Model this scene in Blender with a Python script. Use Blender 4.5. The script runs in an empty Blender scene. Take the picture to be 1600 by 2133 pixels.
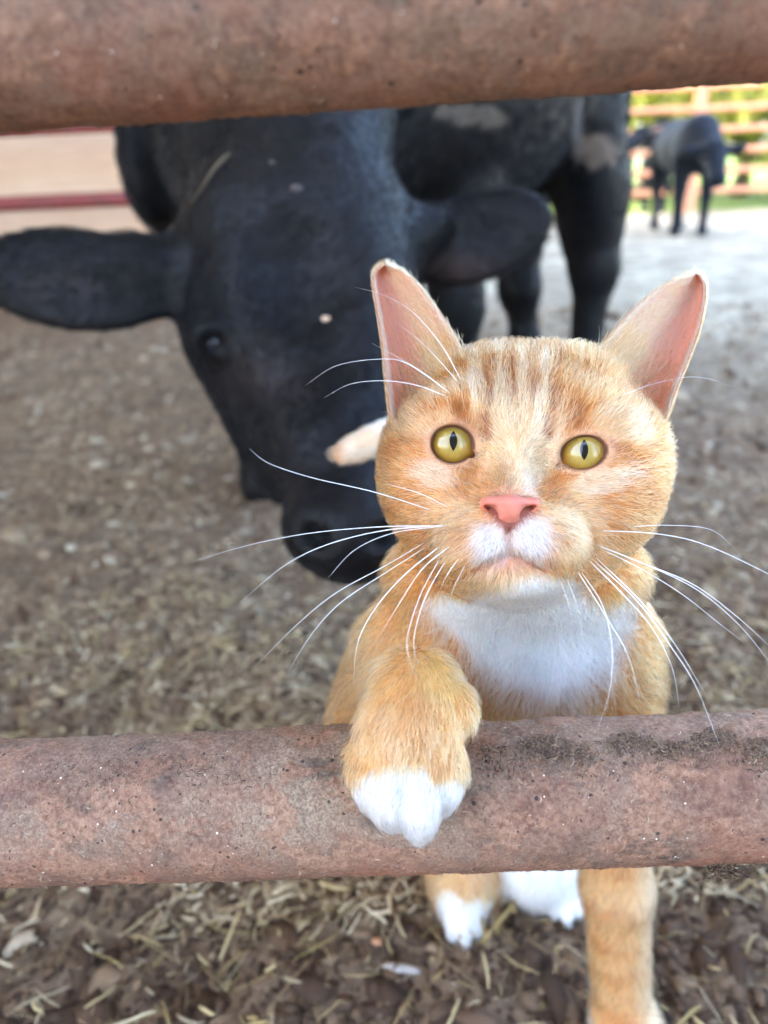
import bpy, math, random
import numpy as np
from mathutils import Matrix, Vector

# ------------------------------------------------------------------ camera, sky, sun, exposure
SC = bpy.context.scene
rng = np.random.default_rng(11)
random.seed(5)

CAM_H, PITCH, ROLL = 0.58, math.radians(24.0), math.radians(2.4)
F_PX, CU, CV = 1600.0, 800.0, 1066.5
camF = np.array([0, math.cos(PITCH), -math.sin(PITCH)])
_r0 = np.array([1.0, 0, 0]); _u0 = np.array([0, math.sin(PITCH), math.cos(PITCH)])
camR = math.cos(ROLL) * _r0 - math.sin(ROLL) * _u0
camU = math.sin(ROLL) * _r0 + math.cos(ROLL) * _u0
camP = np.array([0, 0, CAM_H])

cd = bpy.data.cameras.new('camera'); cam = bpy.data.objects.new('camera', cd)
SC.collection.objects.link(cam); SC.camera = cam
M = Matrix.Identity(4)
for i in range(3):
    M[i][0], M[i][1], M[i][2], M[i][3] = camR[i], camU[i], -camF[i], camP[i]
cam.matrix_world = M
cd.sensor_fit = 'HORIZONTAL'; cd.sensor_width = 36.0; cd.lens = 36.0
cd.clip_start = 0.01; cd.clip_end = 500
cd.dof.use_dof = True; cd.dof.focus_distance = 0.297; cd.dof.aperture_fstop = 8.5

SUN_EL, SUN_AZ = 52.0, 286.0         # azimuth measured clockwise from +Y (the view direction)
W = bpy.data.worlds.new('World'); SC.world = W; W.use_nodes = True
wn = W.node_tree.nodes; wl = W.node_tree.links
sky = wn.new('ShaderNodeTexSky'); sky.sky_type = 'NISHITA'; sky.sun_disc = False
sky.sun_elevation = math.radians(SUN_EL); sky.sun_rotation = math.radians(SUN_AZ)
sky.air_density = 1.0; sky.dust_density = 2.5; sky.ozone_density = 1.0
wn['Background'].inputs['Strength'].default_value = 0.15
wl.new(sky.outputs[0], wn['Background'].inputs['Color'])
sd = bpy.data.lights.new('sun', 'SUN'); sd.energy = 2.0; sd.angle = math.radians(0.5); sd.color = (1, .95, .86)
sun = bpy.data.objects.new('sun', sd); SC.collection.objects.link(sun)
_el, _az = math.radians(SUN_EL), math.radians(SUN_AZ)
_sv = Vector((math.cos(_el) * math.sin(_az), math.cos(_el) * math.cos(_az), math.sin(_el)))
sun.rotation_euler = _sv.to_track_quat('Z', 'Y').to_euler(); sun.location = _sv * 30
SC.view_settings.view_transform = 'Standard'; SC.view_settings.look = 'None'
SC.view_settings.gamma = 1.0; SC.view_settings.use_curve_mapping = False
SC.view_settings.exposure = 3.8
SC.render.engine = 'CYCLES'
SC.cycles.use_denoising = True
SC.cycles.max_bounces = 9; SC.cycles.diffuse_bounces = 4; SC.cycles.glossy_bounces = 3
SC.cycles.use_adaptive_sampling = True; SC.cycles.adaptive_threshold = .04; SC.cycles.adaptive_min_samples = 16
SC.cycles.transmission_bounces = 9; SC.cycles.transparent_max_bounces = 8
SC.cycles.sample_clamp_indirect = 6.0
SC.cycles_curves.shape = 'RIBBONS'

# ------------------------------------------------------------------ pixel rays (photo coordinates, 1600 wide) to real points
def A(*x): return np.array(x, float)
def ray(u, v): return camF + camR * ((u - CU) / F_PX) - camU * ((v - CV) / F_PX)
def P(u, v, d): return camP + ray(u, v) * d                    # d = distance along the optical axis
def PY(u, v, y): r = ray(u, v); return camP + r * (y / r[1])     # on the plane y = const
def PZ(u, v, z=0.0): r = ray(u, v); return camP + r * ((z - CAM_H) / r[2])
def proj(p):
    q = np.asarray(p) - camP
    d = q @ camF
    return CU + F_PX * (q @ camR) / d, CV - F_PX * (q @ camU) / d, d
def depth_of(p): return float((np.asarray(p) - camP) @ camF)

def srgb(*c):
    c = np.array(c, float) / 255.0
    return np.where(c <= .04045, c / 12.92, ((c + .055) / 1.055) ** 2.4)
def sstep(a, b, x):
    t = np.clip((x - a) / (b - a), 0, 1); return t * t * (3 - 2 * t)

# ------------------------------------------------------------------ numpy noise
def _hash(i, j, k, s):
    h = (i.astype(np.int64) * 374761393 + j.astype(np.int64) * 668265263 + k.astype(np.int64) * 2147483647 // 7 + s * 974634777)
    h = (h ^ (h >> 13)) * 1274126177
    h = h ^ (h >> 16)
    return (h & 0xffff).astype(np.float32) / 65535.0
def vnoise(p, f, s=0):
    q = np.asarray(p, float) * f
    i = np.floor(q).astype(np.int64); t = (q - i); t = t * t * (3 - 2 * t)
    r = 0
    for a in (0, 1):
        for b in (0, 1):
            for c in (0, 1):
                w = (t[:, 0] if a else 1 - t[:, 0]) * (t[:, 1] if b else 1 - t[:, 1]) * (t[:, 2] if c else 1 - t[:, 2])
                r = r + w * _hash(i[:, 0] + a, i[:, 1] + b, i[:, 2] + c, s)
    return r * 2 - 1
def fbm(p, f, o=4, s=0):
    r = 0; a = .5
    for n in range(o):
        r = r + a * vnoise(p, f, s + n * 17); f *= 2.03; a *= .5
    return r

# ------------------------------------------------------------------ mesh and scene helpers
COL = SC.collection
def mesh_obj(name, verts, faces, mat=None, parent=None, smooth=True, col=None):
    """faces: list, or an (n,3)/(n,4) int array"""
    me = bpy.data.meshes.new(name)
    verts = np.asarray(verts, np.float32)
    if isinstance(faces, np.ndarray):
        k = faces.shape[1]; n = len(faces)
        me.vertices.add(len(verts)); me.vertices.foreach_set('co', verts.ravel())
        me.loops.add(n * k); me.loops.foreach_set('vertex_index', faces.astype(np.int32).ravel())
        me.polygons.add(n); me.polygons.foreach_set('loop_start', np.arange(0, n * k, k, dtype=np.int32))
        me.update(calc_edges=True); me.validate()
    else:
        me.from_pydata([tuple(map(float, v)) for v in verts], [], [tuple(map(int, f)) for f in faces]); me.update()
    if smooth: me.polygons.foreach_set('use_smooth', np.ones(len(me.polygons), bool))
    if col is not None:
        c = np.ones((len(verts), 4), np.float32); c[:, :3] = col
        at = me.color_attributes.new('col', 'FLOAT_COLOR', 'POINT'); at.data.foreach_set('color', c.ravel())
    if mat: me.materials.append(mat)
    o = bpy.data.objects.new(name, me); COL.objects.link(o)
    if parent is not None: o.parent = parent
    return o
def empty(name, loc=(0, 0, 0)):
    o = bpy.data.objects.new(name, None); COL.objects.link(o); o.location = Vector([float(x) for x in loc]); o.empty_display_size = .05
    return o
def adopt(o, parent):
    """parent while keeping world-space vertex coordinates"""
    o.parent = parent; o.matrix_parent_inverse = Matrix.Translation(-parent.location) if parent.parent is None else Matrix.Identity(4)
    return o
def tag(o, label=None, cat=None, group=None, kind=None):
    if label: o['label'] = label
    if cat: o['category'] = cat
    if group: o['group'] = group
    if kind: o['kind'] = kind
    return o

def tube(pts, rad, n=8, cap=True):
    """tapered tube along a polyline; returns verts, faces"""
    pts = np.asarray(pts, float); m = len(pts)
    rad = np.broadcast_to(np.asarray(rad, float), (m,))
    tan = np.gradient(pts, axis=0); tan /= np.linalg.norm(tan, axis=1)[:, None] + 1e-12
    ref = A(0, 0, 1) if abs(tan[0][2]) < .9 else A(0, 1, 0)
    V = []; a = np.linspace(0, 2 * np.pi, n, endpoint=False)
    nrm = np.cross(tan[0], ref); nrm /= np.linalg.norm(nrm)
    for i in range(m):
        nrm = nrm - tan[i] * (nrm @ tan[i]); nrm /= np.linalg.norm(nrm)
        b = np.cross(tan[i], nrm)
        V.append(pts[i] + rad[i] * (np.cos(a)[:, None] * nrm + np.sin(a)[:, None] * b))
    V = np.concatenate(V)
    F = []
    for i in range(m - 1):
        for j in range(n):
            k = (j + 1) % n
            F.append((i * n + j, i * n + k, (i + 1) * n + k, (i + 1) * n + j))
    if cap:
        F.append(tuple(range(n))[::-1]); F.append(tuple((m - 1) * n + j for j in range(n)))
    return V, F
def spline(pts, m):
    """Catmull-Rom resample"""
    p = np.asarray(pts, float); p = np.vstack([2 * p[0] - p[1], p, 2 * p[-1] - p[-2]])
    n = len(p) - 3; out = []
    for t in np.linspace(0, n - 1e-6, m):
        i = int(t); f = t - i; a, b, c, d = p[i:i + 4]
        out.append(.5 * (2 * b + (c - a) * f + (2 * a - 5 * b + 4 * c - d) * f * f + (3 * b - a - 3 * c + d) * f ** 3))
    return np.array(out)
def box(a, b, bev=0.0):
    a = np.asarray(a, float); b = np.asarray(b, float)
    V = [(x, y, z) for x in (a[0], b[0]) for y in (a[1], b[1]) for z in (a[2], b[2])]
    F = [(0, 1, 3, 2), (4, 6, 7, 5), (0, 4, 5, 1), (2, 3, 7, 6), (0, 2, 6, 4), (1, 5, 7, 3)]
    return np.array(V), F

# ------------------------------------------------------------------ signed-distance modelling (organic bodies as one continuous surface)
class Ell:
    def __init__(s, c, r, axes=None, g='', k=.01, op='u'):
        s.c = np.asarray(c, float); s.r = np.asarray(r, float); s.ax = np.eye(3) if axes is None else np.asarray(axes, float); s.g = g; s.k = k; s.op = op
        h = np.sqrt(((s.ax * s.r[:, None]) ** 2).sum(0)); s.box = (s.c - h, s.c + h)
    def d(s, p):
        q = (np.asarray(p) - s.c.astype(p.dtype)) @ (s.ax / s.r[:, None]).T.astype(p.dtype)
        k0 = np.sqrt(np.einsum('ij,ij->i', q, q)); q /= s.r.astype(p.dtype); k1 = np.sqrt(np.einsum('ij,ij->i', q, q)) + 1e-9
        return k0 * (k0 - 1) / k1
    def ext(s): return s.box
class Cone:
    def __init__(s, a, b, ra, rb, g='', k=.01, op='u'):
        s.a = np.asarray(a, float); s.b = np.asarray(b, float); s.ra = ra; s.rb = rb; s.g = g; s.k = k; s.op = op
        m = max(ra, rb); s.box = (np.minimum(s.a, s.b) - m, np.maximum(s.a, s.b) + m)
    def d(s, p):
        ba = (s.b - s.a).astype(p.dtype); q = p - s.a.astype(p.dtype); h = np.clip((q @ ba) / (ba @ ba), 0, 1)
        q -= h[:, None] * ba
        return np.sqrt(np.einsum('ij,ij->i', q, q)) - (s.ra + (s.rb - s.ra) * h)
    def ext(s): return s.box
def sdf(prims, p, pad=None):
    """pad: how far beyond a primitive its distance still matters (culling); None evaluates everything"""
    p = np.asarray(p, np.float32) if pad is not None else np.asarray(p, float)
    D = np.full(len(p), 1e3, p.dtype)
    if pad is not None: lo, hi = p.min(0), p.max(0)
    for q in prims:
        k = q.k; ix = None
        if pad is not None:
            m_ = pad + k; b0, b1 = q.box[0] - m_, q.box[1] + m_
            if (b0 > hi).any() or (b1 < lo).any(): continue
            if (b0 > lo).any() or (b1 < hi).any():
                ix = np.flatnonzero((p[:, 0] > b0[0]) & (p[:, 0] < b1[0]) & (p[:, 1] > b0[1]) & (p[:, 1] < b1[1]) & (p[:, 2] > b0[2]) & (p[:, 2] < b1[2]))
                if len(ix) == 0: continue
        e = q.d(p if ix is None else p[ix]); d0 = D if ix is None else D[ix]
        if q.op == 'u':
            h = np.maximum(k - np.abs(d0 - e), 0) / k; r = np.minimum(d0, e) - h * h * (k * .25)
        else:
            e = -e; h = np.maximum(k - np.abs(d0 - e), 0) / k; r = np.maximum(d0, e) + h * h * (k * .25)
        if ix is None: D = r
        else: D[ix] = r
    return D
TET = np.array([(1, -1, -1), (-1, -1, 1), (-1, 1, -1), (1, 1, 1)], float)
def sgrad(prims, p, e, pad):
    g = np.zeros(p.shape)
    for t4 in TET: g += sdf(prims, p + t4 * e, pad)[:, None] * t4
    return g / (np.linalg.norm(g, axis=1)[:, None] + 1e-12)
def chunked(fn, p, n=24000):
    return np.concatenate([fn(p[i:i + n]) for i in range(0, len(p), n)])
def polygonize(prims, res):
    """sparse surface nets; returns verts, quads, normals"""
    u = [q for q in prims if q.op == 'u']
    lo = np.min([q.ext()[0] for q in u], 0) - 6 * res; hi = np.max([q.ext()[1] for q in u], 0) + 6 * res
    B = 5
    nc = np.ceil((hi - lo) / (res * B)).astype(int) + 1
    g = np.stack(np.meshgrid(*[np.arange(n) for n in nc], indexing='ij'), -1).reshape(-1, 3)
    pad = res * B * 2; f = lambda p: sdf(prims, p, pad)
    cD = chunked(f, lo + (g + .5) * res * B)          # block centres
    act = np.abs(cD) < res * B * 1.5
    n = nc * B
    G = np.where(cD > 0, 1.0, -1.0).astype(np.float32).reshape(nc)
    G = np.repeat(np.repeat(np.repeat(G, B, 0), B, 1), B, 2)
    ab = g[act]
    off = np.stack(np.meshgrid(*[np.arange(B)] * 3, indexing='ij'), -1).reshape(-1, 3)
    idx = (ab[:, None, :] * B + off[None]).reshape(-1, 3)
    G[idx[:, 0], idx[:, 1], idx[:, 2]] = chunked(f, lo + idx * res)
    S = G < 0
    c = np.zeros(tuple(n - 1), np.uint8)
    for a in (0, 1):
        for b in (0, 1):
            for d in (0, 1):
                c += S[a:n[0] - 1 + a, b:n[1] - 1 + b, d:n[2] - 1 + d]
    cells = np.argwhere((c > 0) & (c < 8))
    vid = np.full(tuple(n - 1), -1, np.int32); vid[tuple(cells.T)] = np.arange(len(cells))
    acc = np.zeros((len(cells), 3)); cnt = np.zeros(len(cells))
    corners = [(a, b, d) for a in (0, 1) for b in (0, 1) for d in (0, 1)]
    for a in corners:
        for ax in range(3):
            if a[ax] == 0:
                b = list(a); b[ax] = 1
                va = G[cells[:, 0] + a[0], cells[:, 1] + a[1], cells[:, 2] + a[2]]; vb = G[cells[:, 0] + b[0], cells[:, 1] + b[1], cells[:, 2] + b[2]]
                m = (va < 0) != (vb < 0)
                t = np.where(m, va / np.where(m, va - vb, 1), 0)
                pt = np.array(a, float)[None] + t[:, None] * (np.array(b) - np.array(a))[None]
                acc[m] += pt[m]; cnt[m] += 1
    V = lo + (cells + acc / cnt[:, None]) * res
    quads = []
    for ax in range(3):
        o1, o2 = [(1, 2), (2, 0), (0, 1)][ax]
        sl0 = [slice(None)] * 3; sl1 = [slice(None)] * 3; sl0[ax] = slice(0, -1); sl1[ax] = slice(1, None)
        ed = np.argwhere(S[tuple(sl0)] != S[tuple(sl1)])
        ed = ed[(ed[:, o1] > 0) & (ed[:, o2] > 0)]
        ed = ed[(ed[:, o1] < n[o1] - 1) & (ed[:, o2] < n[o2] - 1)]
        inside = S[ed[:, 0], ed[:, 1], ed[:, 2]]
        q = []
        for d1, d2 in ((1, 1), (0, 1), (0, 0), (1, 0)):
            e = ed.copy(); e[:, o1] -= d1; e[:, o2] -= d2
            q.append(vid[e[:, 0], e[:, 1], e[:, 2]])
        q = np.stack(q, 1); q[~inside] = q[~inside][:, ::-1]
        quads.append(q)
    Q = np.concatenate(quads); Q = Q[(Q >= 0).all(1)]
    fg = lambda p: sgrad(prims, p, res * .6, pad)
    for _ in range(2):
        nr = chunked(fg, V); d = chunked(f, V)
        V = V - nr * np.clip(d, -res, res)[:, None] * .9
    return V, Q, nr
def surf_depth(prims, u, v, d0, d1, n=600):
    ds = np.linspace(d0, d1, n); pts = camP + ray(u, v)[None] * ds[:, None]
    s = sdf(prims, pts); i = np.argmax(s < 0)
    return float(ds[i])

# ------------------------------------------------------------------ material helpers
class NT:
    def __init__(s, name):
        s.m = bpy.data.materials.new(name); s.m.use_nodes = True; s.t = s.m.node_tree; s.n = s.t.nodes; s.b = s.n['Principled BSDF']; s.out = s.n['Material Output']
    def node(s, typ, **kw):
        nd = s.n.new(typ)
        for k, v in kw.items(): setattr(nd, k, v)
        return nd
    def link(s, a, b): s.t.links.new(a, b)
    def setin(s, nd, key, v):
        if hasattr(v, 'is_linked') or isinstance(v, bpy.types.NodeSocket): s.link(v, nd.inputs[key])
        else: nd.inputs[key].default_value = v
    def noise(s, vec, scale, detail=4, rough=.55, dist=0.0):
        nd = s.node('ShaderNodeTexNoise'); s.link(vec, nd.inputs['Vector']); nd.inputs['Scale'].default_value = scale; nd.inputs['Detail'].default_value = detail
        nd.inputs['Roughness'].default_value = rough; nd.inputs['Distortion'].default_value = dist; return nd.outputs['Fac']
    def voro(s, vec, scale, feat='F1', rand=1.0):
        nd = s.node('ShaderNodeTexVoronoi', feature=feat); s.link(vec, nd.inputs['Vector']); nd.inputs['Scale'].default_value = scale; nd.inputs['Randomness'].default_value = rand; return nd
    def ramp(s, fac, stops):
        nd = s.node('ShaderNodeValToRGB'); cr = nd.color_ramp
        while len(cr.elements) < len(stops): cr.elements.new(.5)
        for e, (p, c) in zip(cr.elements, stops):
            e.position = p; e.color = tuple(float(x) for x in c)[:3] + (1,) if not np.isscalar(c) else (c, c, c, 1)
        s.link(fac, nd.inputs[0]); return nd.outputs[0]
    def mix(s, fac, a, b, mode='MIX'):
        nd = s.node('ShaderNodeMix', data_type='RGBA', blend_type=mode)
        s.setin(nd, 0, fac)
        for i, x in ((6, a), (7, b)):
            if isinstance(x, bpy.types.NodeSocket): s.link(x, nd.inputs[i])
            else: nd.inputs[i].default_value = tuple(float(q) for q in x)[:3] + (1,)
        return nd.outputs[2]
    def math(s, op, a, b=None, c=None, clamp=False):
        nd = s.node('ShaderNodeMath', operation=op, use_clamp=clamp)
        for i, x in enumerate((a, b, c)):
            if x is not None: s.setin(nd, i, x)
        return nd.outputs[0]
    def coord(s, kind='Object'): return s.node('ShaderNodeTexCoord').outputs[kind]
    def mapping(s, vec, scale=(1, 1, 1), rot=(0, 0, 0), loc=(0, 0, 0)):
        nd = s.node('ShaderNodeMapping'); s.link(vec, nd.inputs[0]); nd.inputs['Scale'].default_value = scale; nd.inputs['Rotation'].default_value = rot; nd.inputs['Location'].default_value = loc; return nd.outputs[0]
    def bump(s, h, strength, dist, normal=None):
        nd = s.node('ShaderNodeBump'); s.link(h, nd.inputs['Height']); nd.inputs['Strength'].default_value = strength; nd.inputs['Distance'].default_value = dist
        if normal is not None: s.link(normal, nd.inputs['Normal'])
        return nd.outputs[0]
    def attr(s, name): return s.node('ShaderNodeAttribute', attribute_name=name).outputs['Color']
    def set(s, **kw):
        for k, v in kw.items(): s.setin(s.b, k.replace('_', ' '), v)
        return s
def col_mat(name, rough=.8, bump_scale=None, bump_d=.001, bump_s=.5, spec=.3, vary=0.0, vscale=40):
    t = NT(name); c = t.attr('col')
    if vary:
        nz = t.noise(t.coord(), vscale, 5, .65)
        c = t.mix(1.0, c, t.ramp(nz, [(.25, 1 - vary), (.75, 1 + vary)]), 'MULTIPLY')
    t.set(Base_Color=c, Roughness=rough, Specular_IOR_Level=spec)
    if bump_scale: t.link(t.bump(t.noise(t.coord(), bump_scale, 6, .65), bump_s, bump_d), t.b.inputs['Normal'])
    return t.m

# ------------------------------------------------------------------ hair helpers
NPT = 5
def unit(x): return x / (np.linalg.norm(x, axis=1)[:, None] + 1e-9)
def sample_quads(V, Q, wfun, n):
    a, b_, c_, d_ = (V[Q[:, i]] for i in range(4))
    area = .5 * np.linalg.norm(np.cross(c_ - a, d_ - b_), axis=1)
    w_ = area * wfun; cdf = np.cumsum(w_); k = np.searchsorted(cdf, rng.random(n) * cdf[-1]); k = np.minimum(k, len(Q) - 1)
    s, t_ = rng.random(n), rng.random(n)
    return k, np.stack([(1 - s) * (1 - t_), s * (1 - t_), s * t_, (1 - s) * t_], 1)
def new_coat(): return dict(pos=[], rad=[], col=[], n=0)
def add_strands(STR, root, nrm, dirn, L, lift, curl, r0, col, sink=.0004):
    n = len(root); tang = unit(dirn - nrm * (dirn * nrm).sum(1)[:, None])
    s = np.linspace(0, 1, NPT)[None, :, None]
    L = L[:, None, None]; lf = np.asarray(lift); lf = (lf[:, None, None] if lf.ndim else lf)
    side = np.cross(nrm, tang); cb = rng.normal(0, curl, (n, 1, 1))
    pos = root[:, None, :] - nrm[:, None, :] * np.minimum(sink, .07 * L) + tang[:, None, :] * L * s * .92 + nrm[:, None, :] * L * (lf * s - lf * .55 * s * s) + side[:, None, :] * L * cb * s * s
    STR['pos'].append(pos.reshape(-1, 3)); STR['rad'].append((np.asarray(r0)[:, None] * np.array([1.0, 1.0, .85, .6, .22])[None]).ravel()); STR['col'].append(col); STR['n'] += n
def build_fur(STR, mat, parent):
    hc = bpy.data.hair_curves.new('fur'); N_ = STR['n']; hc.add_curves([NPT] * N_)
    hc.attributes['position'].data.foreach_set('vector', np.concatenate(STR['pos']).astype(np.float32).ravel())
    ra = hc.attributes.get('radius') or hc.attributes.new('radius', 'FLOAT', 'POINT'); ra.data.foreach_set('value', np.concatenate(STR['rad']).astype(np.float32))
    ca = hc.attributes.new('col', 'FLOAT_COLOR', 'CURVE'); c4 = np.ones((N_, 4), np.float32); c4[:, :3] = np.concatenate(STR['col']); ca.data.foreach_set('color', c4.ravel())
    hc.materials.append(mat); o = bpy.data.objects.new('fur', hc); COL.objects.link(o); o.parent = parent; return o
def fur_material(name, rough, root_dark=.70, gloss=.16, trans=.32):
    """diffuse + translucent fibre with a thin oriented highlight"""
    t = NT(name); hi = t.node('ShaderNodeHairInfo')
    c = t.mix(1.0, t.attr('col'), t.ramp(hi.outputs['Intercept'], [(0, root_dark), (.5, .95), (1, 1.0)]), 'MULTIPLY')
    df = t.node('ShaderNodeBsdfDiffuse'); t.link(c, df.inputs[0]); tl = t.node('ShaderNodeBsdfTranslucent'); t.link(c, tl.inputs[0])
    m1 = t.node('ShaderNodeMixShader'); m1.inputs[0].default_value = trans; t.link(df.outputs[0], m1.inputs[1]); t.link(tl.outputs[0], m1.inputs[2])
    hr = t.node('ShaderNodeBsdfHair', component='Reflection'); hr.inputs['RoughnessU'].default_value = rough; hr.inputs['RoughnessV'].default_value = .7; hr.inputs['Color'].default_value = (1, .98, .94, 1)
    m2 = t.node('ShaderNodeMixShader'); m2.inputs[0].default_value = gloss; t.link(m1.outputs[0], m2.inputs[1]); t.link(hr.outputs[0], m2.inputs[2])
    t.link(m2.outputs[0], t.out.inputs[0]); return t.m
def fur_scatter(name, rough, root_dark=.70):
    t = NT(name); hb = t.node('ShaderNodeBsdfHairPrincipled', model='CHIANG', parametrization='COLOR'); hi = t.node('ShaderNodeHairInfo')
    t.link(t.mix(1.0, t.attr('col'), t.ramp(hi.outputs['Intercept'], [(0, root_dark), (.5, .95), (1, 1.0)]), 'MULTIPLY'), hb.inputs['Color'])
    hb.inputs['Roughness'].default_value = rough; hb.inputs['Radial Roughness'].default_value = .6; hb.inputs['Coat'].default_value = 0; hb.inputs['Random Roughness'].default_value = .2
    t.link(hb.outputs[0], t.out.inputs[0]); return t.m

# ================================================================== SETTING
# ---- ground: one sheet to the horizon, finer near the camera
gx = np.concatenate([-np.geomspace(150, 2.2, 40)[:-1], np.linspace(-2.2, 2.2, 300), np.geomspace(2.2, 150, 40)[1:]])
gy = np.concatenate([-np.geomspace(60, .3, 24)[:-1], np.linspace(-.3, 3.0, 260), np.geomspace(3.0, 250, 110)[1:]])
X, Y = np.meshgrid(gx, gy, indexing='ij')
gp = np.stack([X.ravel(), Y.ravel(), np.zeros(X.size)], 1)
def ground_h(p):
    q = np.column_stack([p[:, 0], p[:, 1], np.zeros(len(p))])
    fade = 1 / (1 + (np.hypot(q[:, 0], q[:, 1]) / 6) ** 2)
    return (fbm(q, 3.0, 3, 3) * .03 + fbm(q, 22, 3, 9) * .016 + fbm(q, 70, 2, 29) * .007) * fade - .004
gp[:, 2] = ground_h(gp)
nx, ny = len(gx), len(gy)
ii, jj = np.meshgrid(np.arange(nx - 1), np.arange(ny - 1), indexing='ij')
gq = np.stack([ii * ny + jj, (ii + 1) * ny + jj, (ii + 1) * ny + jj + 1, ii * ny + jj + 1], -1).reshape(-1, 4)
t = NT('ground_soil'); co = t.coord()
n1 = t.noise(co, 6, 6, .65); n2 = t.noise(co, 55, 5, .7); n3 = t.noise(co, 1.1, 3, .5)
soil = t.mix(t.ramp(n2, [(.34, 0), (.66, 1)]), srgb(90, 70, 54), srgb(160, 136, 108))
soil = t.mix(t.ramp(n1, [(.38, 0), (.66, .75)]), soil, srgb(104, 86, 70))
yard = t.mix(t.ramp(n1, [(.38, 0), (.62, 1)]), srgb(148, 136, 116), srgb(196, 184, 160)); yard = t.mix(t.ramp(t.noise(co, 1.7, 5, .7), [(.42, .6), (.56, 0)]), yard, srgb(134, 122, 104))
sep = t.node('ShaderNodeSeparateXYZ'); t.link(co, sep.inputs[0])
yy = t.math('ADD', sep.outputs[1], t.math('MULTIPLY', t.math('SUBTRACT', n3, .5), 1.6))
yy = t.math('ADD', yy, t.math('MULTIPLY', sep.outputs[0], .9))
far = t.math('MULTIPLY', t.math('SUBTRACT', yy, 2.5), .5, clamp=True)
mixed = t.mix(far, soil, yard)
gn = t.noise(co, .35, 5, .6)
grass = t.mix(t.ramp(gn, [(.4, 0), (.6, 1)]), (.07, .13, .02), (.15, .2, .045))
gf = t.math('MULTIPLY', t.math('SUBTRACT', t.math('ADD', sep.outputs[1], t.math('MULTIPLY', t.math('SUBTRACT', n3, .5), 1.2)), 9.2), 1.4, clamp=True)
t.set(Base_Color=t.mix(gf, mixed, grass), Roughness=.9, Specular_IOR_Level=.25)
t.link(t.bump(n2, .7, .012), t.b.inputs['Normal'])
o = mesh_obj('ground', gp, gq, t.m); tag(o, kind='structure')

# ---- litter on the ground: crumbs of dung and soil, bits of straw (nobody could count them)
def scatter_xy(n, ymin, ymax, power=1.0):
    """roughly even over the view wedge"""
    y = ymin * (ymax / ymin) ** (rng.random(n) ** power)
    x = (rng.random(n) * 2 - 1) * (.62 * y + .22)
    return x, y
def crumbs(n):
    x, y = scatter_xy(n, .24, 3.4)
    sz = rng.lognormal(math.log(.0016), .62, n) * (1 + .5 * y); sz = np.clip(sz, .0008, .012 + .006 * y)
    ph = (1 + 5 ** .5) / 2
    ico = np.array([(-1, ph, 0), (1, ph, 0), (-1, -ph, 0), (1, -ph, 0), (0, -1, ph), (0, 1, ph), (0, -1, -ph), (0, 1, -ph), (ph, 0, -1), (ph, 0, 1), (-ph, 0, -1), (-ph, 0, 1)]) / 1.9
    F = np.array([(0, 11, 5), (0, 5, 1), (0, 1, 7), (0, 7, 10), (0, 10, 11), (1, 5, 9), (5, 11, 4), (11, 10, 2), (10, 7, 6), (7, 1, 8), (3, 9, 4), (3, 4, 2), (3, 2, 6), (3, 6, 8), (3, 8, 9), (4, 9, 5), (2, 4, 11), (6, 2, 10), (8, 6, 7), (9, 8, 1)])
    V = ico[None] * (1 + .5 * (rng.random((n, 12, 1)) - .5) * 2)
    st = np.stack([.6 + rng.random(n) * 1.6, .5 + rng.random(n) * .7, .3 + rng.random(n) * .4], 1)
    V = V * st[:, None, :] * sz[:, None, None]
    a = rng.random(n) * 6.283; ca, sa = np.cos(a), np.sin(a)
    V = np.stack([V[:, :, 0] * ca[:, None] - V[:, :, 1] * sa[:, None], V[:, :, 0] * sa[:, None] + V[:, :, 1] * ca[:, None], V[:, :, 2]], -1)
    base = np.stack([x, y, ground_h(np.stack([x, y], 1)) + sz * .15], 1)
    V += base[:, None, :]
    pal = np.array([srgb(74, 56, 43), srgb(96, 75, 58), srgb(116, 93, 72), srgb(138, 115, 90), srgb(158, 138, 112), srgb(196, 182, 158)])
    dry = np.clip(sstep(.6, 1.3, y) * .75 + .22 * fbm(np.column_stack([x, y, 0 * x]), 3.2, 3, 5) * 2, 0, 1)
    w = np.clip(rng.normal(.55 + 3.2 * dry, 1.35), 0, 4.99)
    k = w.astype(int); fr = (w - k)[:, None]
    c = pal[k] * (1 - fr) + pal[k + 1] * fr
    c = c * (.8 + .4 * rng.random((n, 1)))
    return V.reshape(-1, 3), (F[None] + 12 * np.arange(n)[:, None, None]).reshape(-1, 3), np.repeat(c, 12, 0)
v, f, c = crumbs(46000)
mc = col_mat('crumb_soil', .88, 180, .002, .6, .25, .25, 120)
tag(mesh_obj('ground_crumbs', v, f, mc, col=c), 'loose dark crumbs of soil and dried dung over the pen floor', 'dirt', kind='stuff')

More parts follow.
